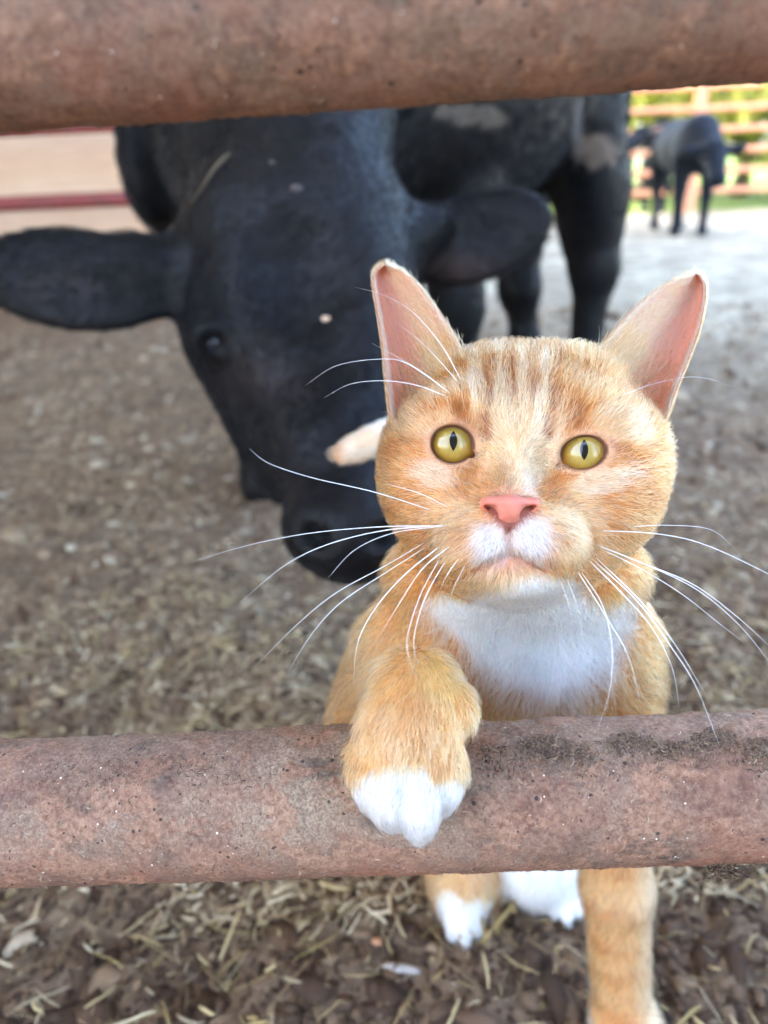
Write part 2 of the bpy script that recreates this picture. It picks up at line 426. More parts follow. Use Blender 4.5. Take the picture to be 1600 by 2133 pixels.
def straws(n, ymin, ymax, lmin, lmax, wmin, wmax, pal, power=1.0, region=None, patchy=False):
    x, y = scatter_xy(n, ymin, ymax, power)
    if patchy:
        q_ = np.column_stack([x, y, 0 * x]); kp = rng.random(n) < np.clip(.5 + 2.6 * fbm(q_, 3.4, 3, 77), .10, 1); x, y = x[kp], y[kp]; n = len(x)
    if region is not None: x, y = region(n)
    m = 5; L = lmin + (lmax - lmin) * rng.random(n) ** 1.8; Wd = (wmin + (wmax - wmin) * rng.random(n) ** 1.5)
    a = rng.random(n) * 6.283; bend = rng.normal(0, .30, n) + (rng.random(n) < .12) * rng.normal(0, 1.0, n)
    s = np.linspace(-.5, .5, m)
    ang = a[:, None] + bend[:, None] * s[None]
    dx = np.cumsum(np.cos(ang), 1) * (L / m)[:, None]; dy = np.cumsum(np.sin(ang), 1) * (L / m)[:, None]
    px = x[:, None] + dx; py = y[:, None] + dy
    gh = ground_h(np.stack([px.ravel(), py.ravel()], 1)).reshape(n, m)
    tilt = rng.normal(0, .14, n)
    pz = gh.max(1)[:, None] * .5 + gh * .5 + .006 + rng.random(n)[:, None] * .008 + np.abs(tilt)[:, None] * (s[None] + .5) * L[:, None] * .6
    cpt = np.stack([px, py, pz], -1)
    side = np.stack([-np.sin(ang), np.cos(ang), np.zeros_like(ang)], -1)
    tw = rng.normal(0, .5, n)[:, None, None]; side = side * np.cos(tw) + A(0, 0, 1) * np.sin(tw)
    up = A(0, 0, 1)
    h = Wd[:, None, None]
    taper = np.array([.6, 1, 1, .95, .5])[None, :, None]
    ring = np.stack([cpt + side * h * .5 * taper, cpt + up * h * .38 * taper, cpt - side * h * .5 * taper, cpt - up * h * .2 * taper], 2)
    V = ring.reshape(-1, 3)
    F = []
    for i in range(m - 1):
        for j in range(4):
            k = (j + 1) % 4; F.append((i * 4 + j, i * 4 + k, (i + 1) * 4 + k, (i + 1) * 4 + j))
    F.append((0, 3, 2, 1)); F.append((16, 17, 18, 19))
    F = np.array(F)
    Fq = (F[None] + 20 * np.arange(n)[:, None, None]).reshape(-1, 4)
    pal = np.asarray(pal); c = pal[rng.integers(0, len(pal), n)] * (.75 + .5 * rng.random((n, 1)))
    return V, Fq, np.repeat(c, 20, 0)
spal = [srgb(176, 158, 118), srgb(196, 182, 140), srgb(150, 134, 104), srgb(140, 124, 86), srgb(178, 168, 142), srgb(120, 100, 76), srgb(166, 148, 100)]
spal = [c_ * A(1.05, .97, .86) for c_ in spal]
ms = col_mat('straw_dry', .6, None, spec=.35, vary=.2, vscale=160)
near = lambda n: (rng.uniform(-.5, .55, n), .3 + .75 * rng.random(n) ** 1.2)
v, f, c = straws(2300, .25, 1.2, .006, .060, .0007, .0034, spal, region=near)
tag(mesh_obj('straw_litter', v, f, ms, col=c), 'broken straw and hay stalks strewn over the dirt near the fence', 'straw', kind='stuff')
v, f, c = straws(44000, .45, 3.6, .004, .034, .0006, .0028, patchy=True, pal=[srgb(194, 168, 130), srgb(214, 192, 154), srgb(154, 128, 96), srgb(228, 212, 180), srgb(112, 88, 64), srgb(176, 156, 122)])
tag(mesh_obj('trampled_hay', v, f, ms, col=c), 'trampled dry hay matted into the pen floor under the cow', 'hay', kind='stuff')

# ---- barn: an open-sided roof on posts shades the pen
barn = empty('barn_shelter', (0, 4, 0)); tag(barn, 'open-sided barn roof on timber posts shading the pen', 'barn')
t = NT('roof_tin'); t.set(Base_Color=(.6, .6, .58, 1), Roughness=.6); roofm = t.m
t = NT('post_timber'); nz = t.noise(t.mapping(t.coord(), (30, 30, 2)), 1.0, 5); t.set(Base_Color=t.mix(nz, srgb(140, 122, 102), srgb(178, 160, 138)), Roughness=.85); postm = t.m
RX0, RX1, RY0, RY1, RZ = -6.5, 1.7, -1.6, 10.0, 4.2
v, f = box((RX0, RY0, RZ), (RX1, RY1, RZ + .1)); adopt(mesh_obj('roof', v, f, roofm, smooth=False), barn)
for px_, py_ in ((-6.2, -1.4), (1.5, -1.4), (-6.2, 9.8), (1.5, .55)):
    v, f = box((px_ - .1, py_ - .1, -.05), (px_ + .1, py_ + .1, RZ)); adopt(mesh_obj('post', v, f, postm, smooth=False), barn)

zq = .0
while zq < RZ - .05:                                            # boarded side of the barn, added out of view to block low light from the left
    v, f = box((RX0 + .18, RY0 + .3, zq), (RX0 + .21, RY1 - .3, min(zq + .194, RZ - .01))); adopt(mesh_obj('board', v, f, postm, smooth=False), barn)
    zq += .2
for k_ in range(5):                                            # unseen plank panel added behind the camera to darken the pupils' reflections
    v, f = box((-.475 + k_ * .19, -.95, .03), (-.475 + k_ * .19 + .184, -.92, 1.9)); adopt(mesh_obj('reflection_blocker', v, f, postm, smooth=False), barn)
# ---- timber boarding at the left with red pipe rails in front of it
def at_wall(u, v, y): return PY(u, v, y)
t = NT('board_pine'); cc = t.mapping(t.coord(), (3, 3, 42)); nz = t.noise(cc, 1.6, 6, .6, .6); n2 = t.noise(t.coord(), 5, 4)
t.set(Base_Color=t.mix(t.ramp(nz, [(.3, 0), (.7, 1)]), srgb(214, 176, 142), t.mix(n2, srgb(240, 206, 172), srgb(226, 188, 156))), Roughness=.8)
t.link(t.bump(nz, .4, .004), t.b.inputs['Normal']); pinem = t.m
wall = empty('plank_wall', (-2.4, 4.2, 0)); tag(wall, 'tan board wall behind the red rails left of the near cow', 'board wall')
WA, WB = A(-4.6, 3.98, 0), A(-.3, 4.40, 0)
wdir = (WB - WA) / np.linalg.norm(WB - WA); wn_ = A(-wdir[1], wdir[0], 0)
zs = [.02, .24, .46, .68, .90, 1.12, 1.34, 1.56]
for z0, z1 in zip(zs[:-1], zs[1:]):
    d = .010 * (zs.index(z0) % 2) + rng.normal(0, .002); g0 = -.012
    L = np.linalg.norm(WB - WA)
    pts = []
    for s in (0, L):
        for dn in (d, d + .028):
            for z in (z0, z1 - g0):
                pts.append(WA + wdir * s + wn_ * dn + A(0, 0, z))
    V = np.array(pts); F = [(0, 1, 3, 2), (4, 6, 7, 5), (0, 4, 5, 1), (2, 3, 7, 6), (0, 2, 6, 4), (1, 5, 7, 3)]
    adopt(mesh_obj('plank', V, F, pinem, wall, smooth=False), wall)
for s in (.1, 2.1, 4.1):
    q = WA + wdir * s + wn_ * .045
    v, f = box(q + A(-.05, 0, -.05), q + A(.05, .09, 1.6)); adopt(mesh_obj('post', v, f, postm, smooth=False), wall)

t = NT('red_paint'); nz = t.noise(t.coord(), 14, 5, .7); t.set(Base_Color=t.mix(t.ramp(nz, [(.42, 0), (.62, 1)]), srgb(136, 52, 46), srgb(116, 60, 50)), Roughness=.5); redm = t.m
rail = empty('red_pipe_fence', (-2.3, 3.8, 0)); tag(rail, 'dark red pipe rails in front of the tan boards at left', 'fence')
RA, RB = A(-4.4, 3.62, 0), A(-.35, 3.98, 0)
for z in (.19, .50, .81, 1.12):
    v, f = tube([RA + A(0, 0, z - .012), (RA + RB) / 2 + A(0, 0, z), RB + A(0, 0, z + .006)], .034, 14); adopt(mesh_obj('rail', v, f, redm), rail)
for s in (.02, .34, .97):
    q = RA + (RB - RA) * s + A(0, .055, 0); v, f = tube([q + A(0, 0, -.05), q + A(0, 0, 1.25)], .04, 14); adopt(mesh_obj('post', v, f, redm), rail)

# ---- sunlit orange-red panel fence across the yard, trees beyond it
t = NT('panel_paint'); nz = t.noise(t.coord(), 5, 4); t.set(Base_Color=t.mix(nz, srgb(222, 140, 100), srgb(234, 172, 132)), Roughness=.55); panm = t.m
pf = empty('panel_fence', (4.5, 9.4, 0)); tag(pf, 'sunlit orange-red pipe panel fence across the far side of the yard', 'fence')
FA, FB = A(-9, 9.9, 0), A(13, 9.1, 0)
for z in (.22, .43, .64, .85, 1.06, 1.27):
    v, f = tube([FA + A(0, 0, z), (FA + FB) / 2 + A(0, 0, z), FB + A(0, 0, z)], .032, 8); adopt(mesh_obj('rail', v, f, panm), pf)
for s in np.arange(.03, 1.0, .0545):
    q = FA + (FB - FA) * s; wv = .05
    v, f = box(q + A(-wv, -.052, -.05), q + A(wv, .052, 1.33)); adopt(mesh_obj('post', v, f, panm, smooth=False), pf)

leafm = NT('leaf'); lc = leafm.attr('col'); leafm.set(Base_Color=lc, Roughness=.6, Specular_IOR_Level=.3)
tr = leafm.node('ShaderNodeBsdfTranslucent'); leafm.link(lc, tr.inputs[0]); mx = leafm.node('ShaderNodeMixShader'); mx.inputs[0].default_value = .55
leafm.link(leafm.b.outputs[0], mx.inputs[1]); leafm.link(tr.outputs[0], mx.inputs[2]); leafm.link(mx.outputs[0], leafm.out.inputs[0]); leafm = leafm.m
t = NT('bark'); t.set(Base_Color=(.09, .06, .04, 1), Roughness=.9); barkm = t.m
def tree(x, y, h, rw, pal, label, n=4200, low=.25):
    r = empty('yard_tree', (x, y, 0)); tag(r, label, 'tree', 'trees beyond the panel fence')
    b = A(x, y, 0)
    allv = []; allf = []; off = 0
    def limb(p, r0):
        nonlocal off
        v, f = tube(spline(p, 7), np.linspace(r0, r0 * .35, 7), 7)
        allv.append(v); allf.extend([tuple(i + off for i in q) for q in f]); off += len(v)
    limb([b, b + A(.1, 0, h * .3), b + A(-.05, .1, h * .75)], .04 * h)
    cl = []
    for i in range(16):
        a = rng.random() * 6.283; zz = h * (low + (1 - low) * rng.random() ** .8); rr = rw * math.sqrt(max(.05, 1 - ((zz / h - .5) / .62) ** 2)) * (.35 + .65 * rng.random())
        tip = b + A(math.cos(a) * rr, math.sin(a) * rr, zz); cl.append(tip)
        limb([b + A(0, 0, zz * .5), (b + tip) / 2 + A(0, 0, zz * .18), tip], .014 * h)
    adopt(mesh_obj('trunk', np.concatenate(allv), allf, barkm), r)
    cl = np.array(cl); k = rng.integers(0, len(cl), n)
    p = cl[k] + rng.normal(0, 1, (n, 3)) * A(rw * .26, rw * .26, h * .1)
    p[:, 2] = np.maximum(p[:, 2], .15)
    d1 = rng.normal(0, 1, (n, 3)); d1 /= np.linalg.norm(d1, axis=1)[:, None]; d2 = np.cross(d1, rng.normal(0, 1, (n, 3))); d2 /= np.linalg.norm(d2, axis=1)[:, None]
    s = (.06 + .09 * rng.random((n, 1)))
    V = np.stack([p - d1 * s, p + d2 * s * .5, p + d1 * s, p - d2 * s * .5], 1).reshape(-1, 3)
    pal = np.asarray(pal); c = pal[rng.integers(0, len(pal), len(cl))][k] * (.7 + .6 * rng.random((n, 1)))
    adopt(mesh_obj('crown', V, np.arange(4 * n).reshape(-1, 4), leafm, smooth=False, col=np.repeat(c, 4, 0)), r)
g1 = [(.28, .30, .05), (.20, .27, .05), (.32, .32, .08)]; g2 = [(.04, .10, .04), (.05, .12, .05), (.07, .13, .03)]
tree(3.9, 12.0, 3.0, 1.8, g1, 'yellow-green bushy tree just right of the near cow beyond the orange fence')
tree(5.6, 12.6, 3.2, 2.0, g1, 'bright green tree behind the two far cows beyond the orange fence')
tree(7.2, 13.0, 3.6, 2.2, g2, 'dark green tree at the right edge beyond the orange fence')
tree(5.4, 18.0, 6.0, 3.0, g2, 'deep green tree standing behind the yellow-green bushy trees')
tree(9.5, 19.0, 6.0, 3.2, g1, 'pale green tree far behind the right end of the orange fence')
tree(1.5, 17.0, 5.0, 2.8, g2, 'green tree beyond the fence hidden mostly behind the near cow')

# ---- the rusty pipe fence the camera looks through
t = NT('rusty_pipe'); co = t.coord()
big = t.noise(co, 16, 5, .6, .4); med = t.noise(co, 75, 6, .7); fine = t.noise(co, 420, 6, .75); fine2 = t.noise(t.mapping(co, (1, 1, 1), (0, 0, 0), (7, 3, 1)), 900, 3, .7)
rust = t.mix(t.ramp(med, [(.32, 0), (.68, 1)]), srgb(114, 80, 66), srgb(170, 126, 102))
rust = t.mix(t.ramp(fine, [(.38, 0), (.62, 1)]), t.mix(.42, rust, srgb(58, 42, 42)), rust)
org = t.noise(t.mapping(co, (1, 1, 1), (0, 0, 0), (2.3, 8, 4)), 30, 5, .6)
sp = t.node('ShaderNodeSeparateXYZ'); t.link(t.attr('col'), sp.inputs[0])     # red: how far round the underside (paint still shows there)
rust = t.mix(t.math('MULTIPLY', t.ramp(org, [(.47, 0), (.62, .8)]), sp.outputs[0]), rust, t.mix(t.ramp(fine, [(.35, 0), (.65, 1)]), srgb(142, 80, 60), srgb(184, 120, 94)))
dust = t.mix(t.ramp(fine2, [(.36, 0), (.64, 1)]), srgb(124, 106, 90), srgb(182, 162, 138))
dm = t.math('MULTIPLY', t.ramp(t.math('ADD', t.math('MULTIPLY', big, .6), t.math('MULTIPLY', fine, .5)), [(.42, 0), (.66, .9)]), sp.outputs[1])
base = t.mix(dm, rust, dust)
gry = t.noise(t.mapping(co, (.7, 1.2, 1.2), (0, 0, 0), (5, 5, 1)), 38, 4, .6)
base = t.mix(t.ramp(gry, [(.60, 0), (.70, .7)]), base, t.mix(t.ramp(fine, [(.4, 0), (.6, 1)]), srgb(64, 56, 50), srgb(108, 96, 86)))
flk = t.ramp(t.noise(t.mapping(co, (.8, 1, 1), (0, 0, 0), (1, 9, 4)), 48, 9, .72), [(.525, 0), (.545, 1)])        # scale lifting in flakes
base = t.mix(t.math('MULTIPLY', flk, .55), base, t.mix(t.ramp(fine, [(.4, 0), (.6, 1)]), srgb(138, 96, 76), srgb(186, 142, 114)))
vo = t.voro(co, 260); pit = t.math('LESS_THAN', vo.outputs['Distance'], t.math('MULTIPLY', vo.outputs['Color'], .27))
sel = t.math('GREATER_THAN', t.noise(co, 90, 2), .54)
base = t.mix(t.math('MULTIPLY', t.math('MULTIPLY', pit, sel), .8), base, srgb(38, 32, 36))
v2 = t.voro(t.mapping(co, (1, 1, 1), (0, 0, 0), (3, 1, 2)), 240); wsp = t.math('LESS_THAN', v2.outputs['Distance'], t.math('MULTIPLY', v2.outputs['Color'], .12))
base = t.mix(t.math('MULTIPLY', wsp, t.math('GREATER_THAN', t.noise(co, 60, 2), .5)), base, srgb(232, 222, 206))
t.set(Base_Color=base, Roughness=t.ramp(med, [(.3, .55), (.7, .85)]), Specular_IOR_Level=.3)
b1 = t.bump(fine, 1.0, .0011); b2 = t.bump(med, .5, .0022, b1); b3 = t.bump(t.math('MULTIPLY', t.math('MULTIPLY', pit, sel), -1.0), .5, .0007, b2)
b4 = t.bump(flk, .6, .0006, b3); t.link(b4, t.b.inputs['Normal']); pipem = t.m

def pipe_mesh(a, b, R, n_len=900, n_r=120, seed=0, ext=1.4):
    a = np.asarray(a); b = np.asarray(b); d = (b - a) / np.linalg.norm(b - a)
    L = np.linalg.norm(b - a); s = np.concatenate([np.linspace(-ext, -.06, 60), np.linspace(-.06, L + .06, n_len)[1:], np.linspace(L + .06, L + ext, 60)[1:]])
    up = A(0, 0, 1) - d * d[2]; up /= np.linalg.norm(up); fr = np.cross(up, d)
    if fr[1] > 0: fr = -fr
    th = np.linspace(0, 2 * np.pi, n_r, endpoint=False)
    S, T = np.meshgrid(s, th, indexing='ij')
    dirs = np.cos(T)[..., None] * up + np.sin(T)[..., None] * fr
    base_ = a + S[..., None] * d + dirs * R
    q = base_.reshape(-1, 3)
    h = fbm(q, 26, 3, seed) * .0004 + fbm(q, 150, 4, seed + 3) * .0007 + np.maximum(fbm(q, 420, 3, seed + 8), 0) * .0010
    topm = np.clip(dirs[..., 2].ravel(), 0, 1)
    h += topm * np.maximum(fbm(q, 90, 3, seed + 13) + .05, 0) * .003
    V = q + dirs.reshape(-1, 3) * h[:, None]
    m, n = len(s), n_r
    i, j = np.meshgrid(np.arange(m - 1), np.arange(n), indexing='ij'); k = (j + 1) % n
    F = np.stack([i * n + j, (i + 1) * n + j, (i + 1) * n + k, i * n + k], -1).reshape(-1, 4)
    under = np.clip(.5 - dirs[..., 2].ravel() * .9, 0, 1); upw = np.clip(.55 + dirs[..., 2].ravel() * .75, .15, 1)
    return V, F, np.stack([under, upw, 0 * under], 1)
LPa, LPb = P(0, 1691, .3155), P(1600, 1634, .3085)
ya, yb = LPa[1], LPb[1]
PR = .0284
def rail_end(u, v_edge, y):
    """height of the upper rail so that its lower silhouette meets the picture where the photo shows it"""
    vc = v_edge - 200
    for _ in range(8):
        q = PY(u, vc, y); th = np.linspace(0, 6.283, 60); ring = q + PR * (np.cos(th)[:, None] * A(0, 1, 0) + np.sin(th)[:, None] * A(0, 0, 1))
        vc += v_edge - (proj(ring)[1].max() + 5)
    return PY(u, vc, y)
UPa, UPb = rail_end(0, 278, ya - .004), rail_end(1600, 180, yb - .004)
rf = empty('pipe_fence', (0, ya, 0)); tag(rf, 'rusty steel pipe fence the cat looks through, two thick horizontal rails', 'fence')
v, f, c = pipe_mesh(LPa, LPb, PR, seed=4); lower = adopt(mesh_obj('rail', v, f, pipem, col=c), rf); lower['label'] = 'lower rusty rail under the cat paw, dirt caked on its top'
v, f, c = pipe_mesh(UPa, UPb, PR, 500, 90, seed=40); c = np.column_stack([c[:, 0] * .7, np.full(len(c), .52), c[:, 2]]); upper = adopt(mesh_obj('rail', v, f, pipem, col=c), rf); upper['label'] = 'upper rusty rail across the top, out of focus'
for s in (-1.25, 1.25):
    dl = (LPb - LPa) / np.linalg.norm(LPb - LPa); q = (LPa + LPb) / 2 + dl * s
    v, f = tube([A(q[0], q[1], -.05), A(q[0], q[1], 1.3)], .036, 20); adopt(mesh_obj('post', v, f, pipem, col=np.tile(A(.3, .5, 0), (len(v), 1))), rf)

# dirt and chaff caked along the top of the lower rail
def rail_point(s, th, R):
    d = (LPb - LPa); L = np.linalg.norm(d); d = d / L
    up = A(0, 0, 1) - d * d[2]; up /= np.linalg.norm(up); fr = np.cross(up, d); fr = -fr if fr[1] > 0 else fr
    dirs = np.cos(th)[:, None] * up + np.sin(th)[:, None] * fr
    return LPa + d * (s * L)[:, None] + dirs * R[:, None], dirs, d
def chaff(n, s, th, lift, lmin, lmax, wd, pal):
    base_, dirs, d = rail_point(s, th, PR + lift)
    a = rng.normal(0, 1, (n, 3)); a -= dirs * (a * dirs).sum(1)[:, None] * .75; a /= np.linalg.norm(a, axis=1)[:, None]
    b = np.cross(a, dirs); b /= np.linalg.norm(b, axis=1)[:, None]
    L = (lmin + (lmax - lmin) * rng.random(n) ** 2)[:, None]; w = wd * (.5 + rng.random((n, 1)))
    bd = rng.normal(0, .25, (n, 1))
    p0 = base_ - a * L * .5; p1 = base_ + dirs * L * .12 + b * L * bd; p2 = base_ + a * L * .5
    V = np.stack([p0 - b * w * .4, p0 + b * w * .4, p1 - b * w, p1 + b * w, p2 - b * w * .4, p2 + b * w * .4, p1 + dirs * w], 1).reshape(-1, 3)
    F = np.array([(0, 2, 6), (0, 6, 1), (1, 6, 3), (2, 4, 6), (6, 4, 5), (6, 5, 3)])
    pal = np.asarray(pal); c = pal[rng.integers(0, len(pal), n)] * (.7 + .6 * rng.random((n, 1)))
    return V, (F[None] + 7 * np.arange(n)[:, None, None]).reshape(-1, 3), np.repeat(c, 7, 0)
cp = [srgb(150, 122, 92), srgb(120, 94, 72), srgb(176, 150, 118), srgb(96, 76, 62), srgb(140, 122, 104), srgb(190, 170, 140)]
cp = [srgb(132, 108, 86), srgb(104, 82, 66), srgb(150, 128, 104), srgb(84, 66, 56), srgb(122, 104, 90)]
n = 5200; cl_ = np.array([.70, .74, .80, .85, .90, .97, 1.0, .93, .66]); s = cl_[rng.integers(0, 9, n)] + rng.normal(0, .022, n); th = .12 + np.abs(rng.normal(0, .20, n)) + .10 * np.sin(s * 60)
v1 = chaff(n, s, th, .0002 + .0026 * rng.random(n) ** 2, .0006, .0034, .00020, cp)
n = 900; s = np.clip(rng.normal(.22, .12, n), -.02, .46); th = rng.normal(.35, .2, n)
v2_ = chaff(n, s, th, .0001 + .0008 * rng.random(n) ** 2, .0006, .0026, .0002, cp)
n = 320; s = rng.normal(.925, .014, n); th = rng.normal(2.30, .09, n)
v3 = chaff(n, s, th, .0004 + .005 * rng.random(n) ** 1.5, .0008, .004, .0003, [srgb(92, 72, 60), srgb(124, 98, 78), srgb(70, 54, 46)])
n = 1500; s = rng.uniform(-.05, 1.05, n); th = rng.uniform(.0, 2.4, n)
v4 = chaff(n, s, th, .0001 + .0004 * rng.random(n), .0006, .0024, .00016, [srgb(176, 158, 134), srgb(150, 130, 108), srgb(110, 88, 76), srgb(84, 66, 60)])
vs, fs, cs, off = [], [], [], 0
for a_ in (v1, v2_, v3, v4):
    vs.append(a_[0]); fs.append(a_[1] + off); cs.append(a_[2]); off += len(a_[0])
o = mesh_obj('caked_chaff', np.concatenate(vs), np.concatenate(fs), col_mat('chaff', .85), smooth=False, col=np.concatenate(cs)); o.parent = lower; o['kind'] = 'stuff'

# ================================================================== COWS
def cow_material(name):
    t = NT(name); co = t.coord(); c = t.attr('col')
    st = t.noise(t.mapping(co, (90, 90, 26)), 1.0, 4, .6); pt = t.noise(co, 7, 4, .6)
    c = t.mix(t.ramp(pt, [(.45, 0), (.75, .5)]), c, t.mix(.5, c, srgb(62, 58, 56)))
    t.set(Base_Color=c, Roughness=.5, Specular_IOR_Level=.2, Sheen_Weight=.05, Sheen_Roughness=.35, Sheen_Tint=(.75, .85, 1, 1))
    lump = t.noise(co, 16, 4, .55)
    t.link(t.bump(st, .45, .004, t.bump(lump, .35, .03)), t.b.inputs['Normal']); return t.m
cowm = cow_material('cow_coat')
t = NT('cow_eye'); t.set(Base_Color=(.010, .011, .016, 1), Roughness=.3, Coat_Weight=.2); cow_eye_m = t.m
BLACK = srgb(9, 9, 12)

def px(n, d): return n * d / F_PX
# camera-aligned axes for primitives measured in the picture: right, up, towards the camera
CAMAX = np.stack([camR, camU, -camF])
def rotax(ax, a, yaw=0.0):
    """turn the first two axes by a degrees (clockwise in the picture), then yaw about the vertical one"""
    a = math.radians(-a); r, u, w = ax
    r, u = r * math.cos(a) + u * math.sin(a), -r * math.sin(a) + u * math.cos(a)
    y = math.radians(yaw); r, w = r * math.cos(y) + w * math.sin(y), -r * math.sin(y) + w * math.cos(y)
    return np.stack([r, u, w])
def E(u, v, d, ru, rv, rd, rot=0, yaw=0, g='', k=.02, op='u'):
    return Ell(P(u, v, d), (px(ru, d), px(rv, d), rd), rotax(CAMAX, rot, yaw), g, k, op)
def K(u0, v0, d0, r0, u1, v1, d1, r1, g='', k=.02): return Cone(P(u0, v0, d0), P(u1, v1, d1), px(r0, d0), px(r1, d1), g, k)

# ---- the near cow, head down beside the cat
cp_ = []
H = 'head'
cp_ += [E(612, 492, .935, 222, 176, .085, g=H, k=.05),
        E(650, 740, .905, 150, 280, .055, -10, g=H, k=.05),
        K(525, 610, .905, 78, 655, 940, .855, 66, H, .045), K(735, 580, .915, 90, 790, 940, .865, 70, H, .045),   # edges of the flat face
        K(705, 930, .858, 112, 730, 1085, .825, 110, H, .05),
        K(498, 720, .965, 104, 612, 960, .918, 94, H, .04),              # jaw
        E(452, 650, .935, 72, 100, .045, -14, g=H, k=.04),               # brow
        E(800, 640, .97, 70, 130, .07, 8, g=H, k=.05),
        E(618, 560, .84, 60, 90, .02, g=H, k=.06, op='s'),
        E(735, 1105, .81, 140, 96, .062, 4, g=H, k=.04),              # muzzle
        E(640, 352, .97, 110, 60, .06, g=H, k=.05),                    # poll
        E(441, 700, .873, 44, 40, .03, g=H, k=.03),                    # lid bulge
        E(442, 712, .845, 22, 18, .02, g=H, k=.012, op='s'),
        E(655, 1120, .758, 26, 15, .022, 24, g=H, k=.02, op='s'),     # nostril
        E(800, 1115, .758, 26, 15, .022, -24, g=H, k=.02, op='s'),
        # ears
        K(385, 560, .95, 62, 300, 560, .93, 66, 'ear', .04),
        E(165, 586, .90, 205, 108, .026, 3, -12, g='ear', k=.03),
        E(175, 606, .866, 150, 58, .020, 3, -12, g='ear', k=.05, op='s'),
        K(830, 505, .98, 56, 905, 500, 1.0, 62, 'ear', .04),
        E(995, 496, 1.02, 158, 96, .026, -14, 12, g='ear', k=.03),
        E(1000, 516, .986, 105, 46, .018, -14, 12, g='ear', k=.05, op='s')]
# trunk in world space
SH, RU = A(-.16, 1.52, .85), A(.42, 2.28, .85)
ax_b = (RU - SH) / np.linalg.norm(RU - SH)
axb = np.stack([ax_b, np.cross(A(0, 0, 1), ax_b), A(0, 0, 1)])
cp_ += [Ell(SH + A(.0, .0, .0), (.27, .27, .36), axb, 'body', .12),
        Ell((SH + RU) / 2 + A(0.02, 0, -.04), (.52, .30, .36), axb, 'body', .12),
        Ell(RU + A(.0, .0, .02), (.26, .27, .34), axb, 'body', .12),
        Cone(SH + A(.02, -.06, .04), P(620, 430, 1.02), .23, px(190, 1.0), 'neck', .10),
        Cone(SH + A(.02, -.05, .18), P(520, 300, 1.08), .17, .12, 'neck', .10),
        Ell(PY(318, 335, 1.50), (.05, .12, .12), None, 'body', .05)]
def leg(top, knee, foot, r0, r1, r2, k=.06):
    hoof = foot + A(0, -.02, .03)
    return [Cone(top, knee, r0, r1, 'leg', k), Cone(knee, foot + A(0, 0, .10), r1 * .98, r2, 'leg', .03), Ell(knee, (r1 * 1.12, r1 * 1.12, r1 * 1.4), None, 'leg', .03),
            Cone(foot + A(0, 0, .10), foot + A(0, -.01, .02), r2 * 1.0, r2 * 1.35, 'leg', .03)]
kn = PY(1238, 560, 2.12); cp_ += [Ell(PY(1226, 330, 2.16), (.085, .15, .26), None, 'body', .08)]
cp_ += leg(PY(1240, 400, 2.14), kn, A(kn[0] - .015, 2.10, 0), .085, .053, .040)
kn = PY(1082, 600, 2.35); cp_ += leg(PY(1082, 420, 2.38), kn, A(kn[0] + .02, 2.35, 0), .085, .052, .040)
kn = PY(950, 640, 1.72); cp_ += leg(PY(940, 430, 1.74), kn, A(kn[0], 1.72, 0), .10, .05, .04)
kn = PY(520, 640, 1.46); cp_ += leg(PY(500, 430, 1.50), kn, A(kn[0], 1.46, 0), .11, .055, .042)
V, Q, N = polygonize(cp_, .0075)
u, v, d = proj(V)
c = np.tile(BLACK, (len(V), 1))
def blob(c, m, rgb): return c * (1 - m[:, None]) + np.asarray(rgb) * m[:, None]
nz = fbm(V, 14, 4, 2); n2 = fbm(V, 60, 3, 6)
# paler grey on the neck; dried mud on the flank and thigh (stains that belong to the hide)
m = np.exp(-(((u - 440) / 120) ** 2 + ((v - 300) / 90) ** 2)) * (d > .98) * (.75 + nz); c = blob(c, np.clip(m * .55, 0, 1), srgb(96, 92, 88))
m = sstep(.25, .65, np.exp(-(((u - 985) / 80) ** 2 + ((v - 240 - (u - 985) * .12) / 24) ** 2)) * (1 + n2 * 1.4 + nz * .8)) * (d > 1.3); c = blob(c, m * .65, srgb(112, 102, 92))
m = sstep(.3, .7, np.exp(-((np.abs(u - 1246) / 46) ** 4 + (np.abs(v - 318) / 38) ** 4)) * (1 + n2 * 1.2 + nz * .8)) * (d > 1.3); c = blob(c, m * .7, srgb(128, 112, 98))
m = sstep(.35, .7, np.exp(-(((u - 1205 + (v - 260) * .05) / 12) ** 2 + ((v - 280) / 90) ** 2)) + n2 * .2) * (d > 1.3); c = blob(c, m * .6, srgb(110, 106, 104))  # light catching the crease between flank and thigh, put into the colour
m = np.exp(-(((u - 960) / 60) ** 2 + ((v - 560) / 30) ** 2)) * (d < 1.2); c = blob(c, np.clip(m * .5, 0, 1), srgb(84, 62, 54))
m = np.exp(-(((u - 130) / 90) ** 2 + ((v - 600) / 50) ** 2)) * (d < 1.2) * (.5 + n2); c = blob(c, np.clip(m * .5, 0, 1), srgb(88, 74, 72))
m = np.exp(-(((u - 540) / 80) ** 2 + ((v - 780) / 60) ** 2)) * (d < 1.0); c = blob(c, np.clip(m * .35, 0, 1), srgb(58, 44, 40))
cow = empty('cow', (.1, 1.8, 0)); tag(cow, 'black cow standing close behind the cat with its head lowered', 'cow', 'black cattle in the pen')
cow_body = adopt(mesh_obj('body', V, Q, cowm, col=c), cow)
def ball(cn, r, n=20):
    th = np.linspace(0, np.pi, n); ph = np.linspace(0, 2 * np.pi, 2 * n, endpoint=False)
    V = np.array([(math.sin(a) * math.cos(b), math.sin(a) * math.sin(b), math.cos(a)) for a in th for b in ph]) * np.asarray(r)
    F = [(i * 2 * n + j, (i + 1) * 2 * n + j, (i + 1) * 2 * n + (j + 1) % (2 * n), i * 2 * n + (j + 1) % (2 * n)) for i in range(n - 1) for j in range(2 * n)]
    return V + np.asarray(cn), F
